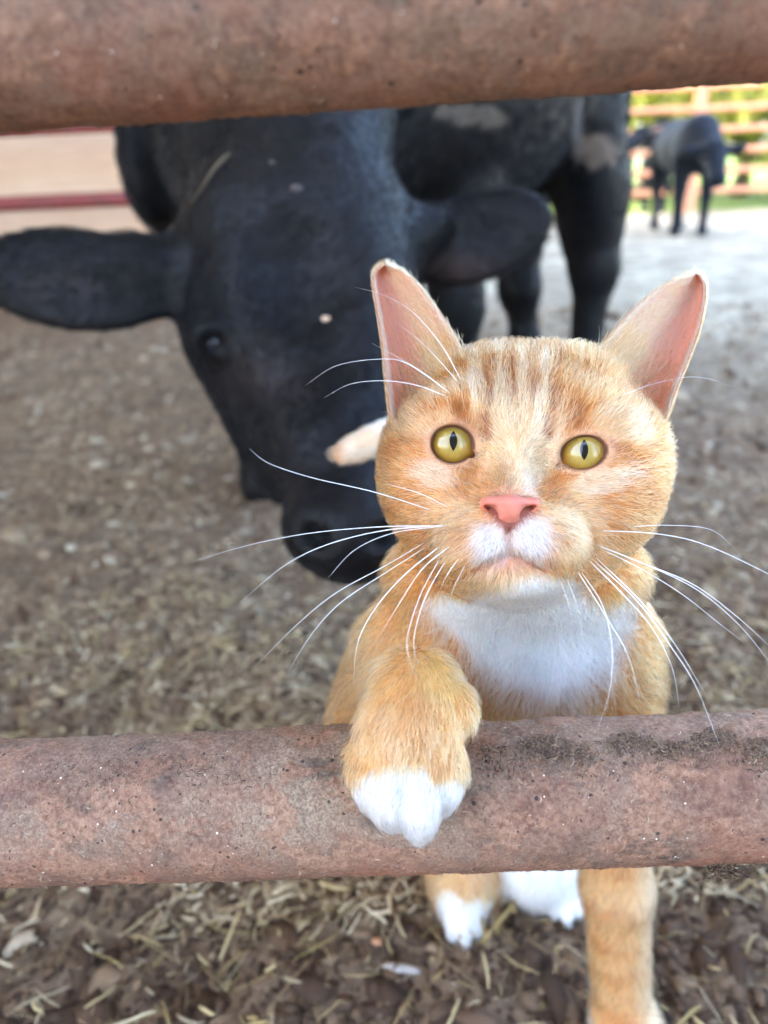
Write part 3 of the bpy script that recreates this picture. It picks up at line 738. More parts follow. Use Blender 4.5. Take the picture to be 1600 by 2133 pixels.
# short black coat over the parts of the cow close to the camera
CF = new_coat(); n = 90000
fac = (N * unit(camP - V)).sum(1); near_w = np.where(d < 1.25, 1.0, .16) * sstep(-.5, 0, fac)
k, wq = sample_quads(V, Q, near_w[Q[:, 0]] + 1e-6, n)
rt = np.einsum('nk,nkd->nd', wq, V[Q[k]]); nn = unit(np.einsum('nk,nkd->nd', wq, N[Q[k]])); cc = c[Q[k][:, 0]]; dd = d[Q[k][:, 0]]; uq = u[Q[k][:, 0]]; vq = v[Q[k][:, 0]]
dr = np.tile(A(0, -.25, -1), (n, 1)); isd = dd < 1.2
wh = P(640, 560, .83); up_ = isd & (vq < 560) & (uq > 360) & (uq < 840); dr[up_] = unit(rt[up_] - wh) * 1.0
el_ = isd & (uq < 360); dr[el_] = -camR * 1.0 - camU * .35; er_ = isd & (uq > 860); dr[er_] = camR * 1.0 - camU * .35
dr = unit(dr) + np.stack([fbm(rt, 30, 3, s_) for s_ in (1, 5, 9)], 1) * .9 + rng.normal(0, .2, rt.shape)
LL = np.where(isd, .010, .018) * (.6 + .8 * rng.random(n)); LL = np.where(el_ | er_, LL * 1.5, LL); LL = np.where((vq > 950) & isd, LL * .5, LL)
hcol = np.clip(cc * (.5 + .7 * rng.random((n, 1))), 0.0015, .8)
add_strands(CF, rt, nn, dr, LL, .40 * (.5 + rng.random(n)), .2, np.where(isd, .00028, .0006), hcol, .001)
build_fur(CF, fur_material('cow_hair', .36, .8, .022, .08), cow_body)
sdp = surf_depth(cp_, 442, 712, .70, 1.1)
v_, f_ = ball(P(442, 712, sdp + .012), .0165); adopt(mesh_obj('eye', v_, f_, cow_eye_m), cow)
v_, f_ = ball(P(828, 668, surf_depth(cp_, 828, 668, .7, 1.1) + .012), .0165); adopt(mesh_obj('eye', v_, f_, cow_eye_m), cow)

# bits of hay lying on the cow
t = NT('hay_bit'); t.set(Base_Color=tuple(srgb(86, 73, 54)) + (1,), Roughness=.7); haym = t.m
pts = []
for uu, vv in ((398, 425), (425, 385), (448, 350), (480, 318)):
    pts.append(P(uu, vv, surf_depth(cp_, uu, vv, .8, 1.6) - .004))
v_, f_ = tube(spline(pts, 14), np.concatenate([np.linspace(.001, .0022, 10), np.linspace(.0034, .0015, 4)]), 6)
tag(mesh_obj('hay_stalk', v_, f_, haym), 'thin yellow hay stalk stuck to the neck of the near cow', 'hay')
def fleck(uu, vv, r, label, rgb):
    dd = surf_depth(cp_, uu, vv, .6, 1.6); v_, f_ = ball((0, 0, 0), (r, r * .6, r * .5), 8); v_ = v_ * (1 + .3 * vnoise(v_, 300, 3))[:, None]
    v_ = v_ @ CAMAX + P(uu, vv, dd - r * .2)
    t = NT('fleck'); t.set(Base_Color=tuple(rgb) + (1,), Roughness=.8)
    tag(mesh_obj('chaff_fleck', v_, f_, t.m), label, 'chaff')
fleck(618, 392, .0065, 'dull fleck of chaff high on the forehead of the near cow', srgb(76, 66, 62))
fleck(680, 664, .0050, 'pale fleck of chaff on the face of the near cow left of the cat ear', srgb(214, 180, 152))
fleck(568, 338, .0032, 'tiny pale fleck on the poll of the near cow', srgb(96, 88, 82))

# ---- two cattle far across the yard
t = NT('cow_coat_matt'); t.set(Base_Color=t.attr('col'), Roughness=.6, Specular_IOR_Level=.15, Sheen_Weight=.03, Sheen_Tint=(.4, .65, 1, 1)); farm = t.m
def far_cow(label, base, yaw, head, s=1.0, headdir=(1, 0, -.5)):
    B = 'b'; pr = []
    pr += [Ell((.42, 0, .92), (.30, .23, .30), None, B, .12), Ell((-.05, 0, .90), (.58, .27, .31), None, B, .12), Ell((-.50, 0, .96), (.27, .25, .27), None, B, .12)]
    for x, y in ((.48, .15), (.48, -.15)):
        pr += [Cone((x, y, .80), (x + .01, y, .40), .11, .062, B, .05), Cone((x + .01, y, .40), (x, y, .08), .055, .042, B, .03), Cone((x, y, .08), (x + .02, y, .025), .045, .06, B, .03)]
    for x, y in ((-.58, .15), (-.58, -.15)):
        pr += [Cone((x, y, .85), (x - .06, y, .44), .14, .062, B, .06), Cone((x - .06, y, .44), (x - .01, y, .08), .052, .042, B, .03), Cone((x - .01, y, .08), (x + .02, y, .025), .045, .06, B, .03)]
    hd = np.asarray(head, float); hv = np.asarray(headdir, float); hv /= np.linalg.norm(hv); mz = hd + hv * .36
    sd_ = np.cross(hv, A(0, 0, 1)); sd_ /= np.linalg.norm(sd_)
    pr += [Cone((.52, 0, 1.02), hd, .20, .12, B, .08), Cone(hd, mz, .135, .085, B, .05), Ell(mz, (.09, .09, .075), None, B, .04)]
    for sg in (-1, 1):
        e0 = hd + sd_ * sg * .11 + A(0, 0, .03); e1 = hd + sd_ * sg * .27 + A(0, 0, .02); pr += [Cone(e0, e1, .035, .055, B, .03)]
    pr += [Cone((-.74, 0, 1.05), (-.82, .02, .70), .03, .022, B, .03), Cone((-.82, .02, .70), (-.80, .02, .42), .022, .045, B, .03)]
    V, Q, N = polygonize(pr, .018)
    ca, sa = math.cos(yaw), math.sin(yaw)
    V = V * s; V = np.column_stack([V[:, 0] * ca - V[:, 1] * sa, V[:, 0] * sa + V[:, 1] * ca, V[:, 2]]) + np.asarray(base)
    r = empty('cow', base); tag(r, label, 'cow', 'black cattle in the pen')
    adopt(mesh_obj('body', V, Q, farm, col=np.tile(A(.006, .008, .013), (len(V), 1))), r)
    for sg in (-1, 1):
        q = (hd + hv * .10 + sd_ * sg * .118 + A(0, 0, .03)) * s; q = A(q[0] * ca - q[1] * sa, q[0] * sa + q[1] * ca, q[2]) + np.asarray(base)
        v_, f_ = ball(q, .022 * s, 8); adopt(mesh_obj('eye', v_, f_, cow_eye_m), r)
b1 = PZ(1437, 489); b1[2] = 0
far_cow('black cow facing the camera with its head low in the sunlit yard', b1 + A(.03, .36, 0), math.radians(-97), (.86, .07, .84), .72, (.72, 0, -.70))
b2 = PZ(1402, 438); b2[2] = 0
far_cow('black cow turned left behind the other cow across the yard', b2, math.radians(215), (.95, 0, 1.04), .78, (.95, 0, -.42))

def chip(u0, v0, r, label, rgb):
    q = PZ(u0, v0, 0); q[2] = ground_h(q[None])[0] + r[2] * .8; v_, f_ = ball((0, 0, 0), r, 10); v_ = v_ * (1 + .35 * vnoise(v_, 160, 8))[:, None]
    a = -.2; v_ = np.column_stack([v_[:, 0] * math.cos(a) - v_[:, 1] * math.sin(a), v_[:, 0] * math.sin(a) + v_[:, 1] * math.cos(a), v_[:, 2]]) + q
    t = NT('chip_surface'); nz = t.noise(t.coord(), 300, 4); t.set(Base_Color=t.mix(nz, rgb, rgb * .6), Roughness=.8); tag(mesh_obj('wood_chip', v_, f_, t.m), label, 'wood chip')
chip(785, 1970, (.006, .0045, .004), 'small orange-tan chip on the dirt below the lower rail', srgb(206, 150, 112))
chip(835, 2012, (.013, .0045, .004), 'long pale grey wood chip on the dirt left of the cat leg', srgb(196, 186, 176))

# ================================================================== THE CAT
K_ = lambda u0, v0, d0, r0, u1, v1, d1, r1, g='', k=.008, op='u': Cone(P(u0, v0, d0), P(u1, v1, d1), px(r0, d0), px(r1, d1), g, k, op)
cat_p = []
h = 'head'
cat_p += [E(1092, 958, .347, 258, 218, .053, 3, g=h, k=.02),
          E(1020, 806, .345, 82, 58, .034, g=h, k=.02), E(1180, 810, .345, 86, 60, .034, g=h, k=.02),
          E(914, 985, .342, 80, 84, .036, g=h, k=.02), E(1234, 990, .342, 80, 84, .036, g=h, k=.02), E(876, 928, .347, 52, 66, .030, 8, g=h, k=.02), E(1288, 934, .347, 52, 66, .030, -8, g=h, k=.02),
          E(942, 1044, .337, 118, 110, .040, g=h, k=.02), E(1220, 1046, .337, 110, 108, .040, g=h, k=.02),
          E(1083, 1015, .333, 200, 178, .037, 3, g=h, k=.02),
          K_(1088, 845, .3125, 84, 1063, 1035, .2862, 42, h, .013),
          E(1062, 1064, .2832, 48, 42, .0100, g=h, k=.008),
          E(990, 1128, .2885, 84, 66, .0155, -10, g=h, k=.012), E(1134, 1122, .2885, 82, 66, .0155, 10, g=h, k=.012),
          E(1058, 1192, .2935, 74, 40, .0150, g=h, k=.008),
          E(1072, 1168, .323, 152, 78, .032, g=h, k=.02),
          E(940, 852, .308, 78, 40, .0150, -10, g=h, k=.014), E(1228, 866, .308, 78, 40, .0150, 12, g=h, k=.014)]
cat_p += [E(1000, 968, .288, 26, 40, .010, 20, g=h, k=.014, op='s'), E(1140, 975, .288, 26, 40, .010, -20, g=h, k=.014, op='s')]
EYES = [dict(u=943, v=925, a=49, b=42, rot=8, pu=945, pv=917), dict(u=1217, v=942, a=53, b=37.5, rot=-10, pu=1217, pv=936)]
ER = .0116
for e in EYES:
    e['d'] = surf_depth(cat_p, e['u'], e['v'], .25, .40)
    e['c'] = P(e['u'], e['v'], e['d'] + ER + .0002)
for e in EYES:
    cat_p.append(Ell(e['c'], (ER * 1.06, ER * 1.06, ER * 1.07), CAMAX, h, .010))
for e in EYES:
    cat_p.append(Ell(P(e['u'], e['v'], e['d'] - .004), (px(e['a'], e['d']), px(e['b'], e['d']), .0135), rotax(CAMAX, e['rot']), h, .0009, 's'))
cat_p += [E(982, 944, EYES[0]['d'], 20, 9, .008, 35, g=h, k=.001, op='s'), E(1174, 966, EYES[1]['d'], 20, 9, .008, -35, g=h, k=.001, op='s')]
cat_p += [K_(1061, 1108, .2745, 6, 1060, 1152, .2745, 6, h, .003, 's'),
          K_(1060, 1154, .2755, 6, 990, 1180, .2800, 5, h, .003, 's'), K_(1060, 1154, .2755, 6, 1132, 1180, .2800, 5, h, .003, 's')]
# neck, chest, trunk
b = 'body'
cat_p += [E(1076, 1190, .383, 262, 130, .050, g=b, k=.02),
          E(1060, 1330, .415, 264, 190, .055, g=b, k=.03),
          E(1262, 1440, .432, 62, 170, .042, g=b, k=.03),
          E(818, 1420, .435, 68, 140, .042, g=b, k=.03),
          E(752, 1510, .445, 50, 110, .035, 14, g=b, k=.03),
          Cone(P(1070, 1400, .47), A(.088, .62, .12), .070, .092, b, .04)]
# straight foreleg
l = 'leg'
SHL, MID, LOW = PY(1268, 1440, .385), PY(1284, 1850, .362), PY(1298, 2150, .352)
cat_p += [Cone(SHL, MID, .026, .0205, l, .02), Cone(MID, LOW, .0205, .0185, l, .012),
          Cone(LOW, A(LOW[0], LOW[1] - .004, .022), .0185, .0185, l, .012),
          Ell(A(LOW[0], LOW[1] - .008, .017), (.022, .028, .0165), None, l, .012)]
# raised foreleg, paw over the rail
w = 'paw'
cat_p += [K_(872, 1450, .300, 70, 812, 1500, .43, 66, w, .02),
          E(866, 1440, .2905, 80, 80, .0190, 0, g=w, k=.014),
          E(852, 1535, .2745, 108, 112, .0135, 0, g=w, k=.012),
          E(764, 1606, .2765, 34, 72, .0115, -6, g=w, k=.003), E(808, 1640, .2715, 46, 78, .0130, -4, g=w, k=.005),
          E(872, 1658, .2710, 50, 86, .0135, 2, g=w, k=.005), E(930, 1610, .2755, 35, 74, .0120, 8, g=w, k=.004),
          E(958, 1472, .283, 26, 40, .009, -10, g=w, k=.006)]
# haunches and hind paws
hd_ = 'hind'
t1, t2 = PY(962, 1812, .485), PY(1190, 1800, .50)
cat_p += [Ell(t1, (.032, .050, .058), None, hd_, .02), Ell(t2, (.034, .050, .058), None, hd_, .02), Ell(PY(1110, 1770, .49), (.036, .05, .050), None, 'belly', .02)]
HINDP = [PZ(964, 1898, .018), PZ(1172, 1856, .018)]
for q in HINDP:
    cat_p += [Ell(q + A(0, 0, -.004), (.0150, .0175, .0125), None, 'hindpaw', .008), Cone(q + A(0, .012, .002), q + A(.006, .075, .012), .014, .020, 'hind', .012)]
    for dx in (-.011, 0.0, .011): cat_p.append(Ell(q + A(dx * .85, -.015 + abs(dx) * .5, -.007), (.0058, .009, .009), None, 'hindpaw', .003))
# tail rising behind the head, tip to the left
tp = [A(.09, .69, .07), A(.11, .76, .16), A(.10, .74, .30), P(960, 905, .62), P(850, 905, .57), P(790, 915, .55), P(715, 945, .54)]
tp = spline(tp, 16)
for i in range(15): cat_p.append(Cone(tp[i], tp[i + 1], .0125 - .0050 * (i / 15) ** 4, .0125 - .0050 * ((i + 1) / 15) ** 4, 'tail', .006))
cat_p.append(Cone(A(.088, .62, .10), tp[0], .04, .016, 'tail', .03))

CV_, CQ, CN = polygonize(cat_p, .00125)
groups = ['head', 'body', 'leg', 'paw', 'hind', 'hindpaw', 'belly', 'tail']
gd = np.stack([chunked(lambda p, g=g: np.min([q.d(p) for q in cat_p if q.g == g and q.op == 'u'], 0), CV_) for g in groups], 1)
CG = gd.argmin(1)

# ---- ears: cupped shells joined to the same mesh
def ear(outer, inner, dbase, dtip, cup, deep, nt=56, ns=40):
    o_ = spline(outer, nt); i_ = spline(inner, nt)
    T = np.linspace(0, 1, nt); S = np.linspace(0, 1, ns)
    UV = o_[:, None, :] * (1 - S)[None, :, None] + i_[:, None, :] * S[None, :, None]
    D = (dbase + (dtip - dbase) * T)[:, None] + cup * (np.sin(np.pi * S ** deep)[None] ** .9) * ((1 - T)[:, None] ** .55 * .9 + .04) + .004 * np.cos(S * 9)[None] * (1 - T)[:, None] ** 2 * 0
    front = np.array([[P(UV[a, b, 0], UV[a, b, 1], D[a, b]) for b in range(ns)] for a in range(nt)])
    du = np.gradient(front, axis=1); dv = np.gradient(front, axis=0); n = np.cross(du, dv); n /= np.linalg.norm(n, axis=2)[..., None] + 1e-9
    tocam = camP - front; sg = np.sign((n * tocam).sum(2)); n *= np.where(sg == 0, 1, sg)[..., None]
    edge = np.minimum(1, np.minimum(S, 1 - S) * 9)[None, :] * np.minimum(1, (1 - T) * 9)[:, None]
    back = front - n * (.0005 + .0014 * edge)[..., None]
    V = np.concatenate([front.reshape(-1, 3), back.reshape(-1, 3)]); N = np.concatenate([n.reshape(-1, 3), -n.reshape(-1, 3)])
    F = []; o2 = nt * ns
    for a in range(nt - 1):
        for b_ in range(ns - 1):
            q = [a * ns + b_, a * ns + b_ + 1, (a + 1) * ns + b_ + 1, (a + 1) * ns + b_]
            F.append(q); F.append([o2 + x for x in q[::-1]])
        for b_ in (0, ns - 1):
            q = [a * ns + b_, (a + 1) * ns + b_, o2 + (a + 1) * ns + b_, o2 + a * ns + b_]; F.append(q if b_ == 0 else q[::-1])
    ST = np.stack(np.meshgrid(T, S, indexing='ij'), -1).reshape(-1, 2)
    return V, np.array(F), N, np.concatenate([ST, ST]), np.concatenate([np.zeros(o2, bool), np.ones(o2, bool)])
eL = ear([(842, 925), (818, 870), (807, 800), (799, 720), (790, 660), (781, 605), (781, 570), (797, 554), (806, 553)],
         [(965, 812), (968, 745), (942, 692), (907, 640), (874, 598), (848, 572), (828, 561), (815, 555), (808, 553)], .316, .346, .020, .62)
eR = ear([(1350, 925), (1386, 868), (1410, 804), (1434, 745), (1454, 690), (1466, 635), (1468, 598), (1460, 578), (1448, 572)],
         [(1225, 805), (1240, 738), (1288, 680), (1328, 638), (1366, 606), (1401, 586), (1425, 577), (1438, 573), (1446, 572)], .316, .348, .020, .62)

# ---- coat colours (pigment as a map over the animal, plus painted light on leg and paw)
ORG, DEEP, CREAM, PALE, WHT = srgb(202, 136, 78), srgb(174, 100, 46), srgb(226, 192, 146), srgb(234, 210, 176), srgb(238, 236, 232)
PINK, EARP = srgb(222, 142, 118), srgb(218, 152, 126)
def el(u, v, cu, cv, ru, rv, rot=0, s0=.75, s1=1.15):
    a = math.radians(rot); x = (u - cu) * math.cos(a) + (v - cv) * math.sin(a); y = -(u - cu) * math.sin(a) + (v - cv) * math.cos(a)
    return 1 - sstep(s0, s1, np.sqrt((x / ru) ** 2 + (y / rv) ** 2))
def seg(u, v, pts, w0, w1=None, soft=.6):
    """mask of a stripe along a polyline"""
    w1 = w0 if w1 is None else w1
    best = np.full(len(u), 1e9)
    n = len(pts) - 1
    for i in range(n):
        a, b_ = np.array(pts[i], float), np.array(pts[i + 1], float); d = b_ - a
        t_ = np.clip(((u - a[0]) * d[0] + (v - a[1]) * d[1]) / (d @ d), 0, 1)
        ww = w0 + (w1 - w0) * (i + t_) / n
        best = np.minimum(best, np.hypot(u - a[0] - t_ * d[0], v - a[1] - t_ * d[1]) / ww)
    return 1 - sstep(1 - soft, 1 + soft, best)
def polymask(u, v, poly, soft):
    poly = np.array(poly, float); n = len(poly); ins = np.zeros(len(u), bool); dm = np.full(len(u), 1e9)
    for i in range(n):
        a, b_ = poly[i], poly[(i + 1) % n]; d = b_ - a
        t_ = np.clip(((u - a[0]) * d[0] + (v - a[1]) * d[1]) / (d @ d), 0, 1); dm = np.minimum(dm, np.hypot(u - a[0] - t_ * d[0], v - a[1] - t_ * d[1]))
        cr = ((a[1] > v) != (b_[1] > v)) & (u < (b_[0] - a[0]) * (v - a[1]) / (b_[1] - a[1] + 1e-9) + a[0]); ins ^= cr
    return sstep(-soft, soft, np.where(ins, dm, -dm))
def mixc(c, m, rgb): return c * (1 - m[:, None]) + np.asarray(rgb)[None] * m[:, None]
def coat(p, g):
    u, v, d = proj(p)
    n1 = fbm(p, 120, 3, 1); n2 = fbm(p, 45, 3, 7); n3 = fbm(p, 300, 2, 21)
    uu = u + n1 * 14; vv = v + n2 * 18
    c = np.tile(ORG, (len(u), 1)); c = mixc(c, np.clip(.5 + n2 * 1.2, 0, 1) * .35, DEEP); c = mixc(c, np.clip(n1 * 1.5, 0, 1) * .35, CREAM)
    H_ = g == 0
    # --- face
    f = np.tile(ORG, (len(u), 1)); f = mixc(f, np.clip(.5 + n2, 0, 1) * .25, DEEP)
    f = mixc(f, el(uu, vv, 1082, 900, 95, 130) * .75, CREAM)
    f = mixc(f, el(uu, vv, 1130, 930, 45, 75, 10) * .5, PALE)
    f = mixc(f, el(uu, vv, 1085, 760, 130, 60) * .35, DEEP)
    for st, wd in (([(1008, 725), (1014, 775), (1020, 830)], 11), ([(1062, 720), (1066, 770), (1070, 815)], 10), ([(1112, 720), (1112, 770), (1108, 810)], 10), ([(1166, 730), (1164, 780), (1156, 838)], 12),
                   ([(955, 845), (962, 880), (985, 900)], 15), ([(1203, 840), (1200, 880)], 15), ([(1010, 860), (1018, 905)], 13), ([(1150, 865), (1146, 905)], 10)):
        f = mixc(f, seg(uu, vv, st, wd) * .9, srgb(156, 90, 40))
    for st, wd in (([(985, 760), (992, 810), (995, 850)], 13), ([(1040, 735), (1042, 790), (1045, 850)], 10), ([(1138, 750), (1136, 800), (1130, 850)], 11), ([(1088, 740), (1088, 800)], 8)):
        f = mixc(f, seg(uu, vv, st, wd) * .6, srgb(230, 198, 152))
    f = mixc(f, seg(uu, vv, [(890, 898), (840, 915), (800, 950)], 9, 14) * .8, srgb(170, 94, 40)); f = mixc(f, seg(uu, vv, [(1272, 925), (1318, 948), (1352, 995), (1362, 1060)], 9, 14) * .85, srgb(168, 92, 38)); f = mixc(f, seg(uu, vv, [(1290, 1010), (1330, 1060), (1335, 1110)], 9, 12) * .5, srgb(176, 102, 46)); f = mixc(f, seg(uu, vv, [(1250, 850), (1320, 870), (1370, 905)], 8, 12) * .5, srgb(178, 104, 48)); f = mixc(f, seg(uu, vv, [(905, 850), (850, 860), (815, 890)], 8, 12) * .5, srgb(178, 104, 48))
    f = mixc(f, seg(uu, vv, [(860, 1010), (830, 1060), (850, 1110)], 12) * .3, DEEP)
    f = mixc(f, el(uu, vv, 905, 985, 55, 28, 20) * .55, srgb(232, 200, 170)); f = mixc(f, el(uu, vv, 1250, 1005, 75, 26, -15) * .6, srgb(234, 206, 172))
    f = mixc(f, el(uu, vv, 880, 880, 70, 26, -20) * .45, CREAM); f = mixc(f, el(uu, vv, 1290, 890, 70, 34, 20) * .5, CREAM)
    f = mixc(f, el(uu + 2 * n3 * 20, vv + n1 * 20, 1038, 988, 40, 40, -10, .2, 1.3) * .5, srgb(158, 110, 74)); f = mixc(f, el(uu + n3 * 20, vv, 1106, 1006, 16, 38, -8, .2, 1.3) * .7, srgb(236, 220, 204))
    f = mixc(f, el(uu, vv, 1062, 1022, 56, 16) * .6, srgb(214, 150, 118))
    f = mixc(f, el(uu, vv, 945, 1100, 70, 70) * .35, CREAM); f = mixc(f, el(uu, vv, 1200, 1100, 70, 70) * .35, CREAM)
    wm = np.maximum(el(uu + n3 * 18, vv + n1 * 10, 1022, 1132, 42, 52, 15, .55, 1.3), el(uu + n3 * 18, vv + n1 * 10, 1106, 1122, 46, 54, -10, .55, 1.3)); f = mixc(f, np.clip(wm, 0, 1) * .92, srgb(214, 204, 198))
    f = mixc(f, el(u, v, 1060, 1130, 7, 34) * .6, srgb(214, 176, 164))
    f = mixc(f, el(u, v, 1060, 1172, 66, 12, 0, .4, 1.3) * .55, srgb(206, 146, 124))
    f = mixc(f, el(uu, vv, 1050, 1212, 80, 28) * .5, srgb(206, 170, 128))
    f = mixc(f, el(uu, vv, 1150, 1228, 60, 20, -15) * .85, WHT)
    f = mixc(f, np.maximum(seg(u, v, [(1060, 1156), (1020, 1164), (985, 1183)], 3.5), seg(u, v, [(1060, 1156), (1098, 1164), (1136, 1183)], 3.5)) * .75, srgb(120, 70, 58))
    for k_ in range(3):                                   # rows of whisker spots
        for m_ in range(5):
            f = mixc(f, el(u, v, 972 - 20 * m_ - 4 * k_, 1098 + 21 * k_ + 2 * m_, 8, 6, 0, .5, 1.4) * .8, srgb(136, 80, 42)); f = mixc(f, el(u, v, 1158 + 18 * m_ + 4 * k_, 1090 + 21 * k_ + 3 * m_, 8, 6, 0, .5, 1.4) * .65, srgb(144, 88, 48))
    for e in EYES:                                        # lid margins
        a = math.radians(e['rot']); x = (u - e['u']) * math.cos(a) + (v - e['v']) * math.sin(a); y = -(u - e['u']) * math.sin(a) + (v - e['v']) * math.cos(a)
        r = np.sqrt((x / e['a']) ** 2 + (y / e['b']) ** 2)
        f = mixc(f, (1 - sstep(1.12, 1.45, r)) * .5, srgb(222, 178, 146)); f = mixc(f, (1 - sstep(.93, .99, r)) * .9, srgb(92, 56, 48))
    wbh = polymask(uu, vv, [(940, 1300), (985, 1240), (1060, 1222), (1120, 1200), (1190, 1200), (1215, 1245), (1270, 1262), (1300, 1300)], 16); f = mixc(f, wbh, WHT)
    f = mixc(f, polymask(u, v, [(1002, 1036), (1062, 1032), (1122, 1036), (1112, 1064), (1066, 1108), (1054, 1108), (1012, 1062)], 4) * (d < .30) * .9, srgb(142, 72, 62))
    c[H_] = f[H_]
    # --- chest and neck
    B_ = (g == 1)
    q = np.tile(srgb(212, 148, 86), (len(u), 1)); q = mixc(q, np.clip(.5 + n2 * 1.3, 0, 1) * .35, srgb(190, 114, 50)); q = mixc(q, np.clip(n1 * 1.4, 0, 1) * .4, CREAM)
    q = mixc(q, el(uu, vv, 1260, 1330, 60, 30, 30) * .3, DEEP)
    wb = polymask(uu, vv, [(880, 1262), (960, 1215), (1060, 1200), (1180, 1195), (1210, 1245), (1262, 1262), (1330, 1226), (1310, 1290), (1262, 1385), (1190, 1452), (1150, 1476), (1085, 1440), (1010, 1392), (945, 1320)], 20)
    q = mixc(q, wb * (p[:, 1] < .47), WHT); q = mixc(q, el(uu, vv, 1200, 1470, 60, 25) * .4, CREAM); q = mixc(q, el(uu, vv, 1060, 1478, 90, 22) * .5, CREAM)
    c[B_] = q[B_]
    # --- straight leg: faint bars, rim light on the right edge put into the colour
    L_ = g == 2
    z = p[:, 2]
    q = np.tile(srgb(218, 166, 112), (len(u), 1)); q = mixc(q, np.clip(np.sin(z * 190 + n2 * 4) * 1.4 - .2, 0, 1) * .6, srgb(192, 122, 62)); q = mixc(q, sstep(1310, 1365, u) * .6, PALE); q = mixc(q, sstep(.03, .012, z), WHT)
    c[L_] = q[L_]
    # --- raised paw
    P_ = g == 3
    q = np.tile(srgb(208, 150, 90), (len(u), 1)); q = mixc(q, el(uu, vv, 925, 1400, 60, 70) * .5, srgb(226, 186, 120)); q = mixc(q, el(uu, vv, 850, 1520, 60, 110, 8) * .45, srgb(176, 128, 84)); q = mixc(q, np.clip(n1 * 1.6, 0, 1) * .35, CREAM)  # light on the right side of the paw painted in as gold
    q = mixc(q, el(uu, vv, 965, 1480, 20, 36) * .4, srgb(206, 140, 70))
    edge_v = np.interp(u, [720, 745, 775, 815, 850, 885, 905, 925, 965], [1650, 1630, 1605, 1602, 1598, 1600, 1640, 1628, 1620])
    q = mixc(q, sstep(-10, 10, v + n1 * 14 - edge_v), srgb(212, 208, 204))
    c[P_] = q[P_]
    # --- hindquarters, belly, tail
    q = np.tile(srgb(214, 164, 110), (len(u), 1)); q = mixc(q, np.clip(n2, 0, 1) * .4, CREAM); q = mixc(q, sstep(1035, 1060, uu) * sstep(1215, 1190, uu), WHT)
    for hp in HINDP: q = mixc(q, sstep(.026, .019, np.linalg.norm(p - hp - A(0, -.004, 0), axis=1) + n1 * .012), WHT)
    c[g == 4] = q[g == 4]
    c[g == 5] = WHT; c[g == 6] = WHT
    q = np.tile(srgb(232, 212, 184), (len(u), 1)); q = mixc(q, el(uu, vv, 760, 915, 30, 24) * .6, srgb(222, 180, 138)); q = mixc(q, sstep(735, 700, uu) * .8, srgb(200, 136, 84)); c[g == 7] = q[g == 7]
    return np.clip(c, 0, 1)
def inner_ear_col(st, backside, p):
    T, S = st[:, 0], st[:, 1]; n = fbm(p, 150, 3, 4)
    c = np.tile(srgb(242, 212, 190), (len(T), 1))
    c = mixc(c, sstep(.72, .12, S) * sstep(.98, .6, T) * .75, srgb(244, 180, 160)); c = mixc(c, sstep(.5, 1, T) * .6, srgb(228, 184, 148)); c = mixc(c, np.clip(n, 0, 1) * .4, srgb(232, 186, 164))
    c = mixc(c, np.maximum(sstep(.06, .0, S), sstep(.92, 1., S)) * .4, srgb(238, 214, 180))
    c[backside] = srgb(206, 146, 90); return c
ccol = coat(CV_, CG)
allV, allF, allC = [CV_], [CQ], [ccol * .86]; off = len(CV_)  # skin darker than the fur: depth shade between hairs put into the colour
for e in (eL, eR):
    allV.append(e[0]); allF.append(e[1] + off); allC.append(inner_ear_col(e[3], e[4], e[0])); off += len(e[0])
t = NT('cat_skin'); t.set(Base_Color=t.attr('col'), Roughness=.7, Specular_IOR_Level=.25, Subsurface_Weight=.25, Subsurface_Radius=(.006, .003, .0018), Subsurface_Scale=.5)
t.link(t.bump(t.noise(t.coord(), 900, 3), .3, .0006), t.b.inputs['Normal']); skinm = t.m
t = NT('ear_skin'); t.set(Base_Color=t.attr('col'), Roughness=.65, Specular_IOR_Level=.25); t.link(t.bump(t.noise(t.coord(), 500, 4), .35, .0006), t.b.inputs['Normal'])
tr = t.node('ShaderNodeBsdfTranslucent'); t.link(t.mix(1.0, t.attr('col'), (1, .72, .6), 'MULTIPLY'), tr.inputs[0]); mx = t.node('ShaderNodeMixShader'); mx.inputs[0].default_value = .5; t.link(t.b.outputs[0], mx.inputs[1]); t.link(tr.outputs[0], mx.inputs[2]); t.link(mx.outputs[0], t.out.inputs[0]); earm = t.m
cat = empty('cat', (.09, .5, 0)); tag(cat, 'orange tabby cat with white bib looking up, one paw over the rusty rail', 'cat')
cat_body = adopt(mesh_obj('body', np.concatenate(allV), np.concatenate(allF), skinm, col=np.concatenate(allC)), cat)

cat_body.data.materials.append(earm); mi = np.zeros(len(cat_body.data.polygons), np.int32); mi[len(CQ):] = 1; cat_body.data.polygons.foreach_set('material_index', mi)
# ---- fur
STR = new_coat()
u_, v_, d_ = proj(CV_)
tocam = unit(camP - CV_); facing = (CN * tocam).sum(1)
fc = CQ[:, 0]
vis = sstep(-.55, -.1, facing) * .93 + .07
wt_g = np.array([1.45, .62, .55, 1.7, .45, .6, .4, .3])[CG] * vis
wt_g *= np.where(CG == 0, 1 + 1.2 * sstep(220, 90, np.hypot(u_ - 1062, v_ - 1080)), 1)
